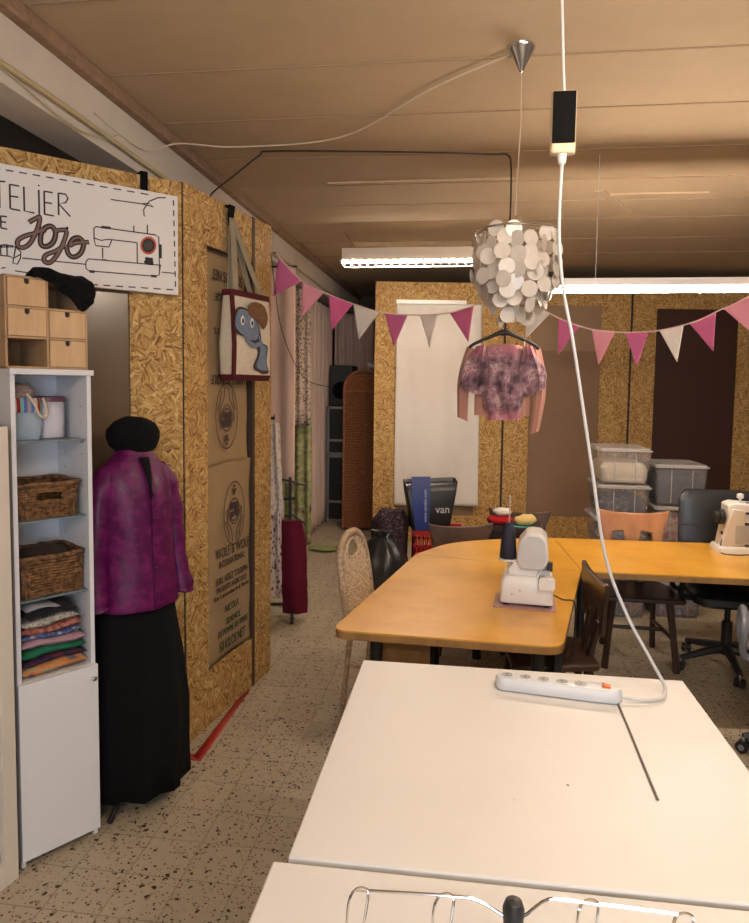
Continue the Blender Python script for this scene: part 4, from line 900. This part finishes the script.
# ================= WHITE TABLES =================
WT=empty('white_table',(0,0,0),0,'large glossy white work table carrying the power strip','table')
MB().box(-.337,.724,1.262,2.288,.768,.80).build('tabletop',TWHITE,WT,bevel=.004)
for x,y in ((-.28,1.34),(.67,1.34),(-.28,2.25),(.67,2.25)): MB().box(x-.02,x+.02,y-.02,y+.02,0,.768).build('leg',plain('grey_metal_leg',(.35,.35,.36),.4,.3),WT)
m=MB(); m.box(-.28,.67,2.24,2.26,.70,.768); m.box(-.28,.67,1.33,1.35,.70,.768); m.build('apron',WLAM,WT)
W2=empty('white_table',(0,0,0),0,'near white table in front with the wire stand on it','table')
MB().box(-.365,1.0,.30,1.250,.765,.797).build('tabletop',TWHITE,W2,bevel=.004)
for x,y in ((-.30,.36),(.94,.36),(-.30,1.2),(.94,1.2)): MB().box(x-.02,x+.02,y-.02,y+.02,0,.765).build('leg',plain('grey_metal_leg',(.35,.35,.36),.4,.3),W2)
# wire stand
ws=empty('wire_stand',(.09,1.0,.797),0,'chrome wire display stand with black knob on the near white table','stand')
MB().tube(spline([(-.262,0,.160),(-.10,0,.168),(-.055,0,.164),(-.02,0,.146),(0,0,.14),(.02,0,.150),(.05,0,.178),(.08,0,.182),(.20,0,.18),(.255,0,.178)],5),.0028,8).build('cross_wire',CHROME,ws)
for x,z_ in ((-.262,.160),(-.12,.166),(.11,.182),(.255,.176)): MB().tube(spline([(x-.012,-.02,.0+z_-.09),(x-.010,-.01,z_-.02),(x,0,z_),(x+.018,0,z_+.004),(x+.022,-.005,z_-.01),(x+.010,-.02,z_-.09)],5),.0025,8).build('hook_loop',CHROME,ws)
MB().lathe([(.001,.10),(.014,.10),(.016,.13),(.018,.158),(.014,.17),(.001,.174)],20).build('knob',BLACKPL,ws)
MB().cyl((0,0,.0),(0,0,.11),.008,12).build('post',CHROME,ws); MB().lathe([(.001,0),(.09,0),(.09,.006),(.001,.010)],28).build('base',BLACKMET,ws)

ws.scale=(.95,1,.93)
# ================= WOODEN TABLES =================
def wtable(label,poly,rs,legs,group='wooden tables in the corner arrangement'):
    t=empty('wooden_table',(0,0,0),0,label,'table',group)
    rp=round_poly(poly,rs)
    m=MB(); m.prism(rp,.744,.75); m.build('tabletop',TWOOD,t)
    MB().prism(rp,.712,.744).build('edge_band',TEDGE,t,bevel=.003)
    for x,y in legs: 
        MB().cyl((x,y,.02),(x,y,.712),.028,16).build('leg',BLACKMET,t)
    return t
A_=wtable('worn wooden table with the overlocker, nearest the white table',[(-.530,2.70),(.391,2.66),(.644,3.835),(-.280,4.056)],[.07,.07,.0,.0],[(-.38,3.0),(.33,2.95),(.50,3.65),(-.15,3.85)])
m=MB(); m.box(-.36,-.14,3.02,3.04,.50,.712); m.build('modesty_panel',TEDGE,A_)
MB().box(.40,.46,2.9,3.65,.02,.06,M=Matrix.Translation((.42,2.9,0))@Matrix.Rotation(radians(-12),4,'Z')@Matrix.Translation((-.42,-2.9,0))).build('foot_rail',BLACKMET,A_)
MB().prism([(3.05,.02),(3.5,.02),(3.42,.712),(3.15,.712)],.44,.47,M=Matrix.Translation((.42,3.2,0))@Matrix.Rotation(radians(-12),4,'Z')@Matrix.Translation((-.42,-3.2,0)),ax='x').build('side_panel',BLACKMET,A_)
wtable('curved wooden corner table joining the two straight wooden tables',[(-.278,4.059),(.647,3.838),(.600,4.677),(.35,4.620),(.109,4.519),(-.01,4.45),(-.125,4.345)],[0,0,0,.1,.08,.08,.07],[(.1,4.35)])
C_=wtable('right-hand wooden table under the lit tube with a sewing machine',[(.651,3.836),(2.45,3.836),(2.45,4.745),(.604,4.680)],[0,.07,.07,0],[(2.3,4.0),(2.3,4.6),(.78,4.62)])
m=MB(); m.box(.75,2.35,4.28,4.30,.62,.712); m.build('crossbar',BLACKMET,C_)

# ================= CHAIRS =================
def carved_chair(name,loc,rz,label,mat,Hh=.93,wid=.46,seatm=None,group='carved wooden chairs around the tables',tagm=False,top='carved'):
    t=empty(name,loc,rz,label,'chair',group); sm=seatm or DARKW  # brown chair's seat, legs and slats: table shade put into the wood colour
    m=MB(); m.prism(round_poly([(-wid/2-.02,-.22),(wid/2+.02,-.22),(wid/2-.04,.20),(-wid/2+.04,.20)],[.03]*4),.43,.462); m.build('seat',sm,t,bevel=.008)
    for s in (-1,1):
        MB().tube([(s*.17,-.16,.43),(s*.19,-.19,.25),(s*.215,-.215,0)],[.026,.020,.022],8).build('leg',sm,t)
        MB().tube([(s*.14,.15,.43),(s*.15,.18,.25),(s*.165,.225,0)],[.024,.019,.020],8).build('leg',sm,t)
        MB().cyl((s*.193,-.195,.20),(s*.152,.185,.20),.013,8).build('stretcher',sm,t)
    MB().cyl((-.17,0,.20),(.17,0,.20),.013,8).build('stretcher',sm,t)
    # tapered lower slats of the back
    for s in (-1,1):
        m=MB(); m.loft([[(s*.05+x,.17+y+.0,.44) for x,y in ((-.022,-.012),(.022,-.012),(.022,.012),(-.022,.012))],[(s*.085+x,.21+y,Hh-.22) for x,y in ((-.035,-.012),(.035,-.012),(.035,.012),(-.035,.012))]]); m.build('back_slat',sm,t,bevel=.004)
    # carved top plate with side wings
    zt=Hh; pl_=[(-.235,zt),(-.21,zt-.012),(-.12,zt-.028),(0,zt-.032),(.12,zt-.028),(.21,zt-.012),(.235,zt),(.225,zt-.06),(.20,zt-.12),(.195,zt-.22),(.17,zt-.27),(.13,zt-.22),(.125,zt-.16),(.06,zt-.15),(.05,zt-.20),(.035,zt-.225),(0,zt-.235),(-.035,zt-.225),(-.05,zt-.20),(-.06,zt-.15),(-.125,zt-.16),(-.13,zt-.22),(-.17,zt-.27),(-.195,zt-.22),(-.20,zt-.12),(-.225,zt-.06)]
    m=MB(); n=len(pl_)
    f=lambda p,o:(p[0],.215+.03*(zt-p[1])*-1+o+.25*p[0]*p[0]*-1*.8,p[1]); m.loft([[f(p,-.013) for p in pl_],[f(p,.013) for p in pl_]]); m.build('back_plate',mat,t,bevel=.006)
    m=MB(); m.loft([[ (x,.2+y,.45) for x,y in ((-.03,-.008),(.03,-.008),(.03,.008),(-.03,.008))],[(x,.212+y,zt-.23) for x,y in ((-.05,-.008),(.05,-.008),(.05,.008),(-.05,.008))]]); m.build('centre_splat',mat,t,bevel=.003)
    if tagm: MB().box(.10,.16,.228,.232,Hh-.07,Hh-.03).build('paper_label',plain('paper_label',(.6,.55,.5),.7),t)
    return t
carved_chair('wooden_chair',(1.12,4.58,0),radians(-2),'brown carved wooden chair behind the right wooden table, near the plastic boxes',MIDW,.95,.48)
carved_chair('wooden_chair',(.44,3.40,0),radians(-86),'dark wooden chair with a paper label tucked against the right side of the table',DARKW,.86,.44,tagm=True)
carved_chair('wooden_chair',(.02,4.66,0),radians(12),'dark wooden chair with curved top rail behind the corner table, left of the pair',DARKW2,.795,.44)
carved_chair('wooden_chair',(.40,5.12,0),radians(-6),'dark wooden chair behind the corner table, right of the pair by the brown panel',DARKW2,.83,.40)
# rattan chair
RAT=wicker_mat('pale_rattan',(.48,.33,.19),(.78,.60,.40)); RATD=wicker_mat('rattan_frame',(.34,.23,.14),(.58,.43,.29))
rc=empty('rattan_chair',(-.385,3.78,0),radians(78),'pale rattan chair with woven oval back at the left of the wooden table','chair')
m=MB(); m.prism(rbox(-.22,.22,-.22,.20,.06),.43,.455); m.build('seat',RAT,rc,bevel=.006)
ov=[(.205*cos(t)*(1 if sin(t)<0 else 1),.215+.03*0,.74+.215*sin(t)) for t in [2*pi*i/30 for i in range(30)]]
bkp=lambda x,z_:(x,.20+(z_-.45)*.16,z_)
prof=[(-.20,.46),(-.215,.60),(-.215,.74),(-.19,.85),(-.12,.925),(0,.95),(.12,.925),(.19,.85),(.215,.74),(.215,.60),(.20,.46)]
MB().tube(spline([bkp(*p) for p in prof],4),.021,10).build('back_frame',RATD,rc)
m=MB(); hl=[(-.09,.83),(-.07,.885),(0,.912),(.07,.885),(.09,.83),(0,.805)]; m.tube(spline([bkp(*p) for p in hl],4,True),.009,6,closed=True)
for i in range(17):
    x=-.19+i*.38/16; zt=.95-.35*x*x*6*.35 -.02; zt=.93-abs(x)**2.2*3.0
    if abs(x)<.085: zt=.805
    m.tube([bkp(x+.006*sin(k_*1.5+i),.47+(zt-.47)*k_/12) for k_ in range(13)],.006,5)
for i in range(19):
    z_=.485+i*.0175; m.tube([tuple(Vector(bkp(-.20+.4*k_/20,z_+.012*sin(k_*.31+i*.2)))+Vector((0,.006*(1 if (k_+i)%2 else -1),0))) for k_ in range(21)],.006,5)
m.build('woven_back',RAT,rc)
for s in (-1,1):
    MB().tube([(s*.19,-.19,.44),(s*.20,-.205,0)],.018,8).build('leg',RATD,rc); MB().tube([(s*.19,.19,.46),(s*.20,.235,0)],.018,8).build('leg',RATD,rc)
    MB().cyl((s*.195,-.195,.22),(s*.195,.21,.22),.011,8).build('stretcher',RATD,rc)
rc.scale=(.95,.95,.965)
# office chairs
def office(loc,rz,label,armm,full=True):
    t=empty('office_chair',loc,rz,label,'chair'); LE=plain('black_leather',(.013,.014,.016),.32,var=.15,scale=30,bump=.15)
    m=MB(); m.loft([[(x,y,z_) for x,y in rbox(-.25+i,.25-i,-.25+i,.24-i,.08)] for z_,i in ((.44,.03),(.46,0),(.50,0),(.525,.03),(.53,.07))]); m.build('seat',LE,t)
    m=MB(); q=lambda y,i:[(x,y+.25+.08*(z_-.6)+.0*x-.35*x*x,z_) for x,z_ in rbox(-.25+i,.25-i,.56+i,1.09-i,.07)]; m.loft([q(.0,.03),q(.015,0),q(.055,0),q(.07,.03)]); b=m.build('backrest',LE,t)
    MB().tube([(-.235,.215,.86),(-.1,.263,.862),(.1,.263,.862),(.235,.215,.86)],.003,6).build('seam',GROOVE,b)
    MB().tube([(0,.05,.43),(0,.30,.43),(0,.33,.55),(0,.335,.75)],.022,8).build('back_support',BLACKPL,t)
    MB().cyl((0,0,.09),(0,0,.30),.032,16).cyl((0,0,.3),(0,0,.44),.018,12).build('gas_column',BLACKMET,t); MB().box(-.1,.1,-.1,.1,.415,.44).build('seat_plate',BLACKMET,t)
    for i in range(5):
        a=radians(198+72*i); f_=MB().tube([(0,0,.13),(.12*cos(a),.12*sin(a),.115),(.30*cos(a),.30*sin(a),.075)],[.034,.026,.018],8).build('base_arm',BLACKPL,t)
        cx_,cy_=.30*cos(a),.30*sin(a); M_=Matrix.Translation((cx_,cy_,0))@Matrix.Rotation(a+.9,4,'Z')
        c_=MB(); 
        for s in (-1,1): c_.cyl((s*.008,0,.029),(s*.026,0,.029),.029,18,M=M_)
        w=c_.build('caster',BLACKPL,f_); MB().cyl((-.03,0,.029),(.03,0,.029),.014,14,M=M_).build('caster_hub',armm,w); MB().cyl((0,0,.04),(0,0,.075),.009,8,M=M_).build('caster_stem',STEEL,w)
    for s in (-1,1):
        MB().tube(spline([(s*.22,.12,.46),(s*.30,.12,.47),(s*.315,.12,.58),(s*.31,.08,.66),(s*.305,-.05,.675),(s*.305,-.16,.66),(s*.31,-.18,.60),(s*.30,-.10,.48),(s*.22,-.08,.455)],5),.017,8).build('armrest',armm,t)
    return t
office((1.66,4.50,0),radians(-4),'black leather office chair behind the right wooden table',BLACKPL)
office((1.67,3.43,0),radians(-18),'office chair with grey armrests at the right edge in front of the table',plain('grey_armrest',(.20,.21,.24),.35))

# ================= OVERLOCKER =================
mt_=MB().prism(rbox(-.15,.13,-.105,.115,.01),.7505,.754).build('machine_mat',plain('mauve_mat',(.38,.22,.22),.6)); mt_.location=(.30,3.20,0); mt_.rotation_euler=(0,0,radians(-6)); tag(mt_,'mauve mat under the overlocker machine','mat')
ov=empty('overlocker',(.30,3.22,.7545),radians(-6),'small white overlocker sewing machine with navy thread cone on wooden table','sewing machine')
for sx in (-1,1):
    for sy in (-1,1): MB().cyl((sx*.09,sy*.07,0),(sx*.09,sy*.07,.012),.012,10).build('foot',BLACKPL,ov)
m=MB(); m.loft([[(x,y,z_) for x,y in rbox(-.12+i,.12-i,-.095+i,.10-i,.018)] for z_,i in ((.012,.004),(.02,0),(.115,.004),(.135,.014))]); m.build('base',WPLAST,ov)
m=MB(); m.prism([(-.085,.13),(.075,.13),(.07,.17),(.05,.20),(-.06,.20),(-.09,.16)],-.06,.085,ax='y'); m.build('bed',WPLAST,ov,bevel=.01,seg=3)
hp=round_poly([(-.035,.165),(.07,.165),(.095,.21),(.085,.31),(.055,.335),(-.005,.335),(-.045,.285),(-.05,.20)],[.014]*8,3)
m=MB(); m.prism(hp,-.075,.10,ax='y'); m.build('head',WPLAST,ov,bevel=.012,seg=3)
hp2=[(.018+(x-.018)*.86,.25+(z_-.25)*.86) for x,z_ in hp]; MB().prism(hp2,-.082,-.074,ax='y').build('side_cover',plain('pale_grey_cover',(.52,.52,.53),.35),ov)
m=MB(); m.cyl((.085,-.06,.15),(.085,-.06,.20),.007,8); m.cyl((.07,-.07,.16),(.10,-.07,.155),.006,8); m.box(.055,.10,-.085,-.06,.15,.17); m.cyl((.06,-.08,.17),(.045,-.09,.135),.003,6); m.cyl((.075,-.08,.18),(.07,-.085,.14),.003,6); m.build('presser_foot',STEEL,ov)
m=MB(); m.box(.088,.112,-.07,-.04,.165,.205); m.build('needle_clamp',BLACKPL,ov,bevel=.003)
m=MB(); m.prism(rbox(.05,.125,.085,.145,.014),-.115,-.09,ax='y'); m.build('loop_cover',WPLAST,ov,bevel=.005)
m=MB(); m.cyl((-.03,-.096,.075),(-.03,-.10,.075),.004,8); m.cyl((-.065,-.096,.055),(-.065,-.10,.055),.004,8); m.build('screw',GREYPL,ov)
m=MB(); m.cyl((-.09,.02,.20),(-.09,.02,.465),.003,8); m.cyl((-.09,.02,.455),(-.09,.02,.49),.006,8); m.build('thread_pole',plain('pale_pole',(.45,.36,.32),.4),ov)
m=MB(); m.lathe([(.001,.195),(.045,.195),(.045,.203),(.02,.206),(.001,.206)],20,c=(-.09,-.02,0)); m.tube([(-.09,-.02,.17),(-.06,.0,.17),(-.03,.02,.19)],.012,8); m.build('spool_tray',WPLAST,ov)
m=MB(); m.lathe([(.038,.206),(.040,.21),(.030,.345),(.020,.36),(.012,.37)],24,c=(-.09,-.02,0)); m.build('thread_cone',plain('navy_thread',(.008,.010,.028),.6,var=.3,scale=150,bump=.4),ov)
MB().tube(spline([(.11,.05,.03),(.16,.065,.003),(.18,.06,.002),(.208,.06,.002),(.222,.06,-.02),(.224,.06,-.12),(.215,.065,-.26),(.18,.07,-.288)],6),.0035,6).build('power_cord',BLACKPL,ov)

# ================= SECOND SEWING MACHINE =================
sm=empty('sewing_machine',(1.80,4.50,.751),radians(0),'cream and white sewing machine at the right end of the wooden table','sewing machine')
CM=plain('cream_machine_plastic',(.68,.60,.50),.35,var=.02)
m=MB(); m.loft([[(x,y,z_) for x,y in rbox(-.24+i,.22-i,-.09+i,.09-i,.02)] for z_,i in ((0,.0),(.03,0),(.042,.008))]); m.build('base',WPLAST,sm)
m=MB(); m.prism([(-.215,.04),(-.085,.04),(-.095,.27),(-.17,.28),(-.195,.16)],-.075,.075,ax='y'); m.build('column',CM,sm,bevel=.008)
m=MB(); m.prism([(-.185,.19),(.20,.19),(.20,.29),(-.15,.315),(-.19,.30)],-.07,.07,ax='y'); m.build('arm',WPLAST,sm,bevel=.01)
MB().box(.12,.20,-.06,.06,.10,.19).build('needle_head',WPLAST,sm,bevel=.008)
MB().box(-.145,-.02,-.078,-.07,.06,.175).build('stitch_panel',plain('grey_stitch_panel',(.42,.40,.38),.5),sm); 
m=MB(); m.box(-.09,.18,-.076,-.069,.245,.258); m.box(-.08,.18,-.05,-.03,.306,.316); m.build('slot',BLACKPL,sm)
m=MB(); m.cyl((-.195,0,.215),(-.225,0,.215),.048,24); m.cyl((-.225,0,.215),(-.25,0,.215),.036,20); m.build('hand_wheel',BLACKPL,sm,bevel=.003)
m=MB(); m.cyl((-.10,.0,.305),(-.10,0,.335),.008,10); m.lathe([(.006,.33),(.02,.335),(.02,.36),(.006,.365)],14,c=(-.10,0,0)); m.build('spool_cap',WPLAST,sm)
m=MB(); m.box(-.205,-.198,-.03,.0,.105,.125); m.build('socket',BLACKPL,sm)
MB().tube(spline([(-.2,-.02,.09),(-.23,-.08,.01),(-.16,-.13,.004),(-.05,-.14,.02),(.05,-.11,.06),(.12,-.10,.09)],6),.004,6).build('power_cord',BLACKPL,sm)

# ================= PLASTIC BOXES =================
BXW=clear('frosted_clear_plastic',(.42,.40,.40),.82,.15); BXL=clear('box_lid_plastic',(.50,.48,.48),.40,.2)
def pbox(x,y,z,w_,d_,h_,label,cmat,fill=.7,lid=True,rz=0,group='clear plastic storage boxes stacked by the far partition'):
    t=empty('storage_box',(x,y,z),rz,label,'box',group)
    m=MB(); o=[[(a*(.90+.10*v),b*(.90+.10*v),.004+v*(h_-.03)) for a,b in rbox(-w_/2,w_/2,-d_/2,d_/2,.03,4)] for v in (0,1)]; i_=[[(a*(.98),b*.98,c_+.003) for a,b,c_ in s] for s in o[::-1]]
    m.loft([o[0],o[1],i_[0],i_[1]]); m.build('box_wall',BXW,t)
    for xx in (-.1,.1): MB().box(xx*w_*2-.003,xx*w_*2+.003,-d_/2*.965-.004,-d_/2*.965+.001,.02,h_-.04).build('rib',BXL,t)
    if lid:
        m=MB(); m.loft([[(a*k,b*k,z_) for a,b in rbox(-w_/2,w_/2,-d_/2,d_/2,.03,4)] for k,z_ in ((1.0,h_-.03),(1.05,h_-.028),(1.05,h_-.016),(.97,h_-.012),(.95,h_-.004))]); m.build('lid',BXL,t)
    c_=MB(); c_.loft([[(a*.88*k,b*.88*k,z_) for a,b in rbox(-w_/2,w_/2,-d_/2,d_/2,.05,5)] for k,z_ in ((.95,.012),(1.0,.03),(1.04,(h_-.04)*fill*.7),(.9,(h_-.04)*fill*.93),(.5,(h_-.04)*fill*1.02))]); c_.build('contents',cmat,t,disp=.012,dscale=18)
    return t
CONT=[fabric('cream_stuffing',(.60,.52,.38)),spots('dark_mixed_cloth',[(.4,(.02,.02,.03)),(.6,(.08,.08,.10)),(.68,(.30,.16,.10))],20),spots('mixed_scraps',[(.35,(.30,.10,.12)),(.5,(.35,.30,.26)),(.6,(.08,.14,.22)),(.7,(.50,.45,.38))],14),fabric('navy_cloth',(.025,.035,.05)),spots('pink_orange_scraps',[(.38,(.45,.12,.10)),(.5,(.5,.32,.28)),(.62,(.45,.42,.42))],16)]
x=1.20
pbox(x,5.62,.0,.40,.50,.255,'clear storage box of scraps, lowest of the left stack',CONT[2]); pbox(x,5.62,.26,.40,.50,.255,'clear storage box of dark cloth, second from below in left stack',CONT[1]); pbox(x,5.62,.52,.40,.50,.255,'clear storage box of scraps in the middle of the left stack',CONT[2])
pbox(x,5.62,.78,.385,.50,.25,'clear storage box of dark cloth just under the cream-filled one',CONT[1]); pbox(x,5.62,1.035,.38,.50,.275,'clear lidded box of cream stuffing on top of the left stack',CONT[0],.72)
x=1.63
pbox(x,5.66,.0,.37,.46,.285,'clear storage box on the floor, lowest of the right stack',CONT[2],rz=.03); pbox(x,5.66,.29,.37,.46,.285,'clear storage box of scraps, second from floor in right stack',CONT[4]); pbox(x,5.66,.58,.37,.46,.29,'clear storage box of pink and white cloth in right stack',CONT[4],.9); pbox(x,5.66,.875,.38,.46,.315,'lidded clear box of navy cloth on top of the right stack',CONT[3],.85)
# loose paper on the front boxes (cream cloth seen above the chair)
m=MB(); m.grid(lambda u,v:(.99+u*.36,5.34+v*.0+.0,0),2,2)

# ================= CRATES, BAGS BEHIND THE CORNER TABLE =================
RED=plain('red_crate_plastic',(.48,.02,.02),.4)
def crate(z,label):
    t=empty('red_crate',(-.22,5.85,z),0,label,'crate','red plastic crates'); w_,d_,h_=.42,.32,.28; m=MB()
    m.box(-w_/2,w_/2,-d_/2,d_/2,.0,.012)
    for y in (-d_/2,d_/2-.012):
        m.box(-w_/2,w_/2,y,y+.012,0,.06); m.box(-w_/2,w_/2,y-.004,y+.016,h_-.05,h_); m.box(-w_/2,w_/2,y,y+.012,.13,.15)
        for i in range(12): m.box(-w_/2+i*(w_-.012)/11,-w_/2+i*(w_-.012)/11+.012,y,y+.012,0,h_)
    for x in (-w_/2,w_/2-.012):
        m.box(x,x+.012,-d_/2,d_/2,0,.06); m.box(x-.004,x+.016,-d_/2,d_/2,h_-.05,h_)
        for i in range(8): m.box(x,x+.012,-d_/2+i*(d_-.012)/7,-d_/2+i*(d_-.012)/7+.012,0,h_)
    m.build('crate_wall',RED,t); return t
crate(0,'red slotted plastic crate on the floor under the other'); crate(.281,'red slotted plastic crate under the black and blue shopping bag')
sb=empty('shopping_bag',(-.29,5.78,.562),radians(14),'black and blue woven shopping bag standing on the red crate','bag')
def bsec(z,w_,d_,tx=0): return [(x+tx,y,z) for x,y in rbox(-w_/2,w_/2,-d_/2,d_/2,.012,3)]
BKW=plain('black_woven_plastic',(.016,.016,.02),.4,var=.25,scale=40); BLW=plain('blue_woven_plastic',(.02,.04,.20),.4,var=.15,scale=40)
m=MB(); m.loft([bsec(0,.30,.20),bsec(.15,.34,.20),bsec(.32,.40,.17),bsec(.40,.43,.12)],cap=False); m.box(-.15,.15,-.1,.1,0,.004); m.v=[(x,y,z+(.035*sin(x*14+1.0)+.012*sin(x*31+y*20))*(z/.4)**2) for x,y,z in m.v]; m.build('bag_body',BKW,sb,solid=.004,disp=.006,dscale=9)
sb.scale=(1.05,1,1.08)
m=MB(); m.loft([[(x,-.104,0) for x in (-.13,)]+[(-.02,-.104,0),(-.02,-.1,0),(-.13,-.1,0)],[(-.15,-.107,.15),(-.02,-.107,.15),(-.02,-.1,.15),(-.15,-.1,.15)],[(-.165,-.094,.32),(-.015,-.094,.32),(-.015,-.08,.32),(-.165,-.08,.32)],[(-.16,-.070,.41),(-.01,-.070,.41),(-.01,-.06,.41),(-.16,-.06,.41)]]); m.build('blue_panel',BLW,sb)
text_mesh('printed_text','www.vanden.com',.035,plain('white_print',(.55,.55,.6),.6),sb,(-.055,-.112,.19),(pi/2,-pi/2-.02,0)); text_mesh('printed_text','van',.085,plain('white_print',(.55,.55,.6),.6),sb,(.085,-.112,.16),(pi/2-.08,0,0))
gb=empty('bin_bag',(-.64,5.42,0),0,'full black bin bag on the floor left of the red crates','bag')
BIN=plain('black_bin_film',(.018,.020,.022),.28,var=.2,coat=.3)
m=MB(); m.loft([ell(.0,.13,.12,n=40),ell(.03,.19,.17,n=40),ell(.2,.22,.20,n=40,f=fo(.02,9,0)),ell(.38,.20,.18,n=40,f=fo(.04,9,0)),ell(.50,.12,.11,n=40,f=fo(.08,9,0)),ell(.55,.045,.04,n=40,f=fo(.1,9,0)),ell(.60,.09,.06,n=40,f=fo(.25,9,0))]); m.build('bag_film',BIN,gb,disp=.022,dscale=11)
t=empty('dark_fabric_bundle',(-.62,5.78,0),0,'dark patterned fabric bundle piled behind the black bin bag','fabric')
MB().loft([ell(0,.12,.1),ell(.2,.14,.12),ell(.5,.15,.12),ell(.62,.16,.12),ell(.70,.10,.08),ell(.72,.02,.02)]).build('cloth',spots('dark_floral',[(.4,(.02,.012,.015)),(.6,(.07,.04,.05)),(.7,(.16,.10,.09))],40),t,disp=.03,dscale=16)
# side table with sewing things
st=empty('sewing_box',(.37,5.10,.463),radians(-6),'dark box on the seat of the right chair behind the corner table','box')
MB().prism(rbox(-.19,.19,-.13,.13,.02),0,.25).build('box_body',fabric('dark_box_cloth',(.03,.02,.02)),st,bevel=.004); MB().prism(rbox(-.195,.195,-.135,.135,.02),.25,.288).build('lid',fabric('dark_lid_cloth',(.04,.025,.025)),st,bevel=.004)
def blob(name,loc,r,mat,label,cat,dp=.012,ds=20):
    t=empty(name,loc,0,label,cat); MB().sph((0,0,r[2]),*r,20,12).build('cloth' if cat!='yarn' else 'yarn_strands',mat,t,disp=dp,dscale=ds); return t
blob('red_cushion',(.265,5.06,.752),(.095,.075,.038),fabric('red_cloth',(.40,.01,.015)),'red cloth bundle left of the white yarn on the dark box','cloth')
blob('yarn_ball',(.275,5.05,.820),(.068,.055,.03),fabric('white_yarn',(.62,.58,.53)),'white ball of yarn on top of the red cloth','yarn',.006,40)
blob('yellow_cloth',(.445,5.06,.752),(.080,.075,.042),fabric('yellow_cloth',(.62,.46,.18)),'yellow cloth bundle right of the white yarn','cloth')
t=MB().box(-.10,.10,-.02,.02,0,.004).build('measuring_ruler',plain('teal_plastic',(.10,.40,.38),.35)); t.location=(.42,4.995,.753); t.rotation_euler=(0,0,-.1); tag(t,'short teal ruler lying in front of the yellow cloth','ruler')
# green storage box under the near table
gc=empty('green_box',(.20,3.07,0),radians(-8),'pale green box on the floor under the wooden table','box')
m=MB(); m.box(-.30,.30,-.09,.09,0,.008); m.box(-.30,.30,-.09,-.082,0,.33); m.box(-.30,.30,.082,.09,0,.33); m.box(-.30,-.292,-.09,.09,0,.33); m.box(.292,.30,-.09,.09,0,.33); m.build('box_wall',plain('pale_green_plastic',(.17,.27,.15),.5),gc,bevel=.003)
MB().box(-.305,.305,-.095,.095,.33,.345).build('lid',plain('green_lid',(.20,.31,.17),.5),gc,bevel=.004)
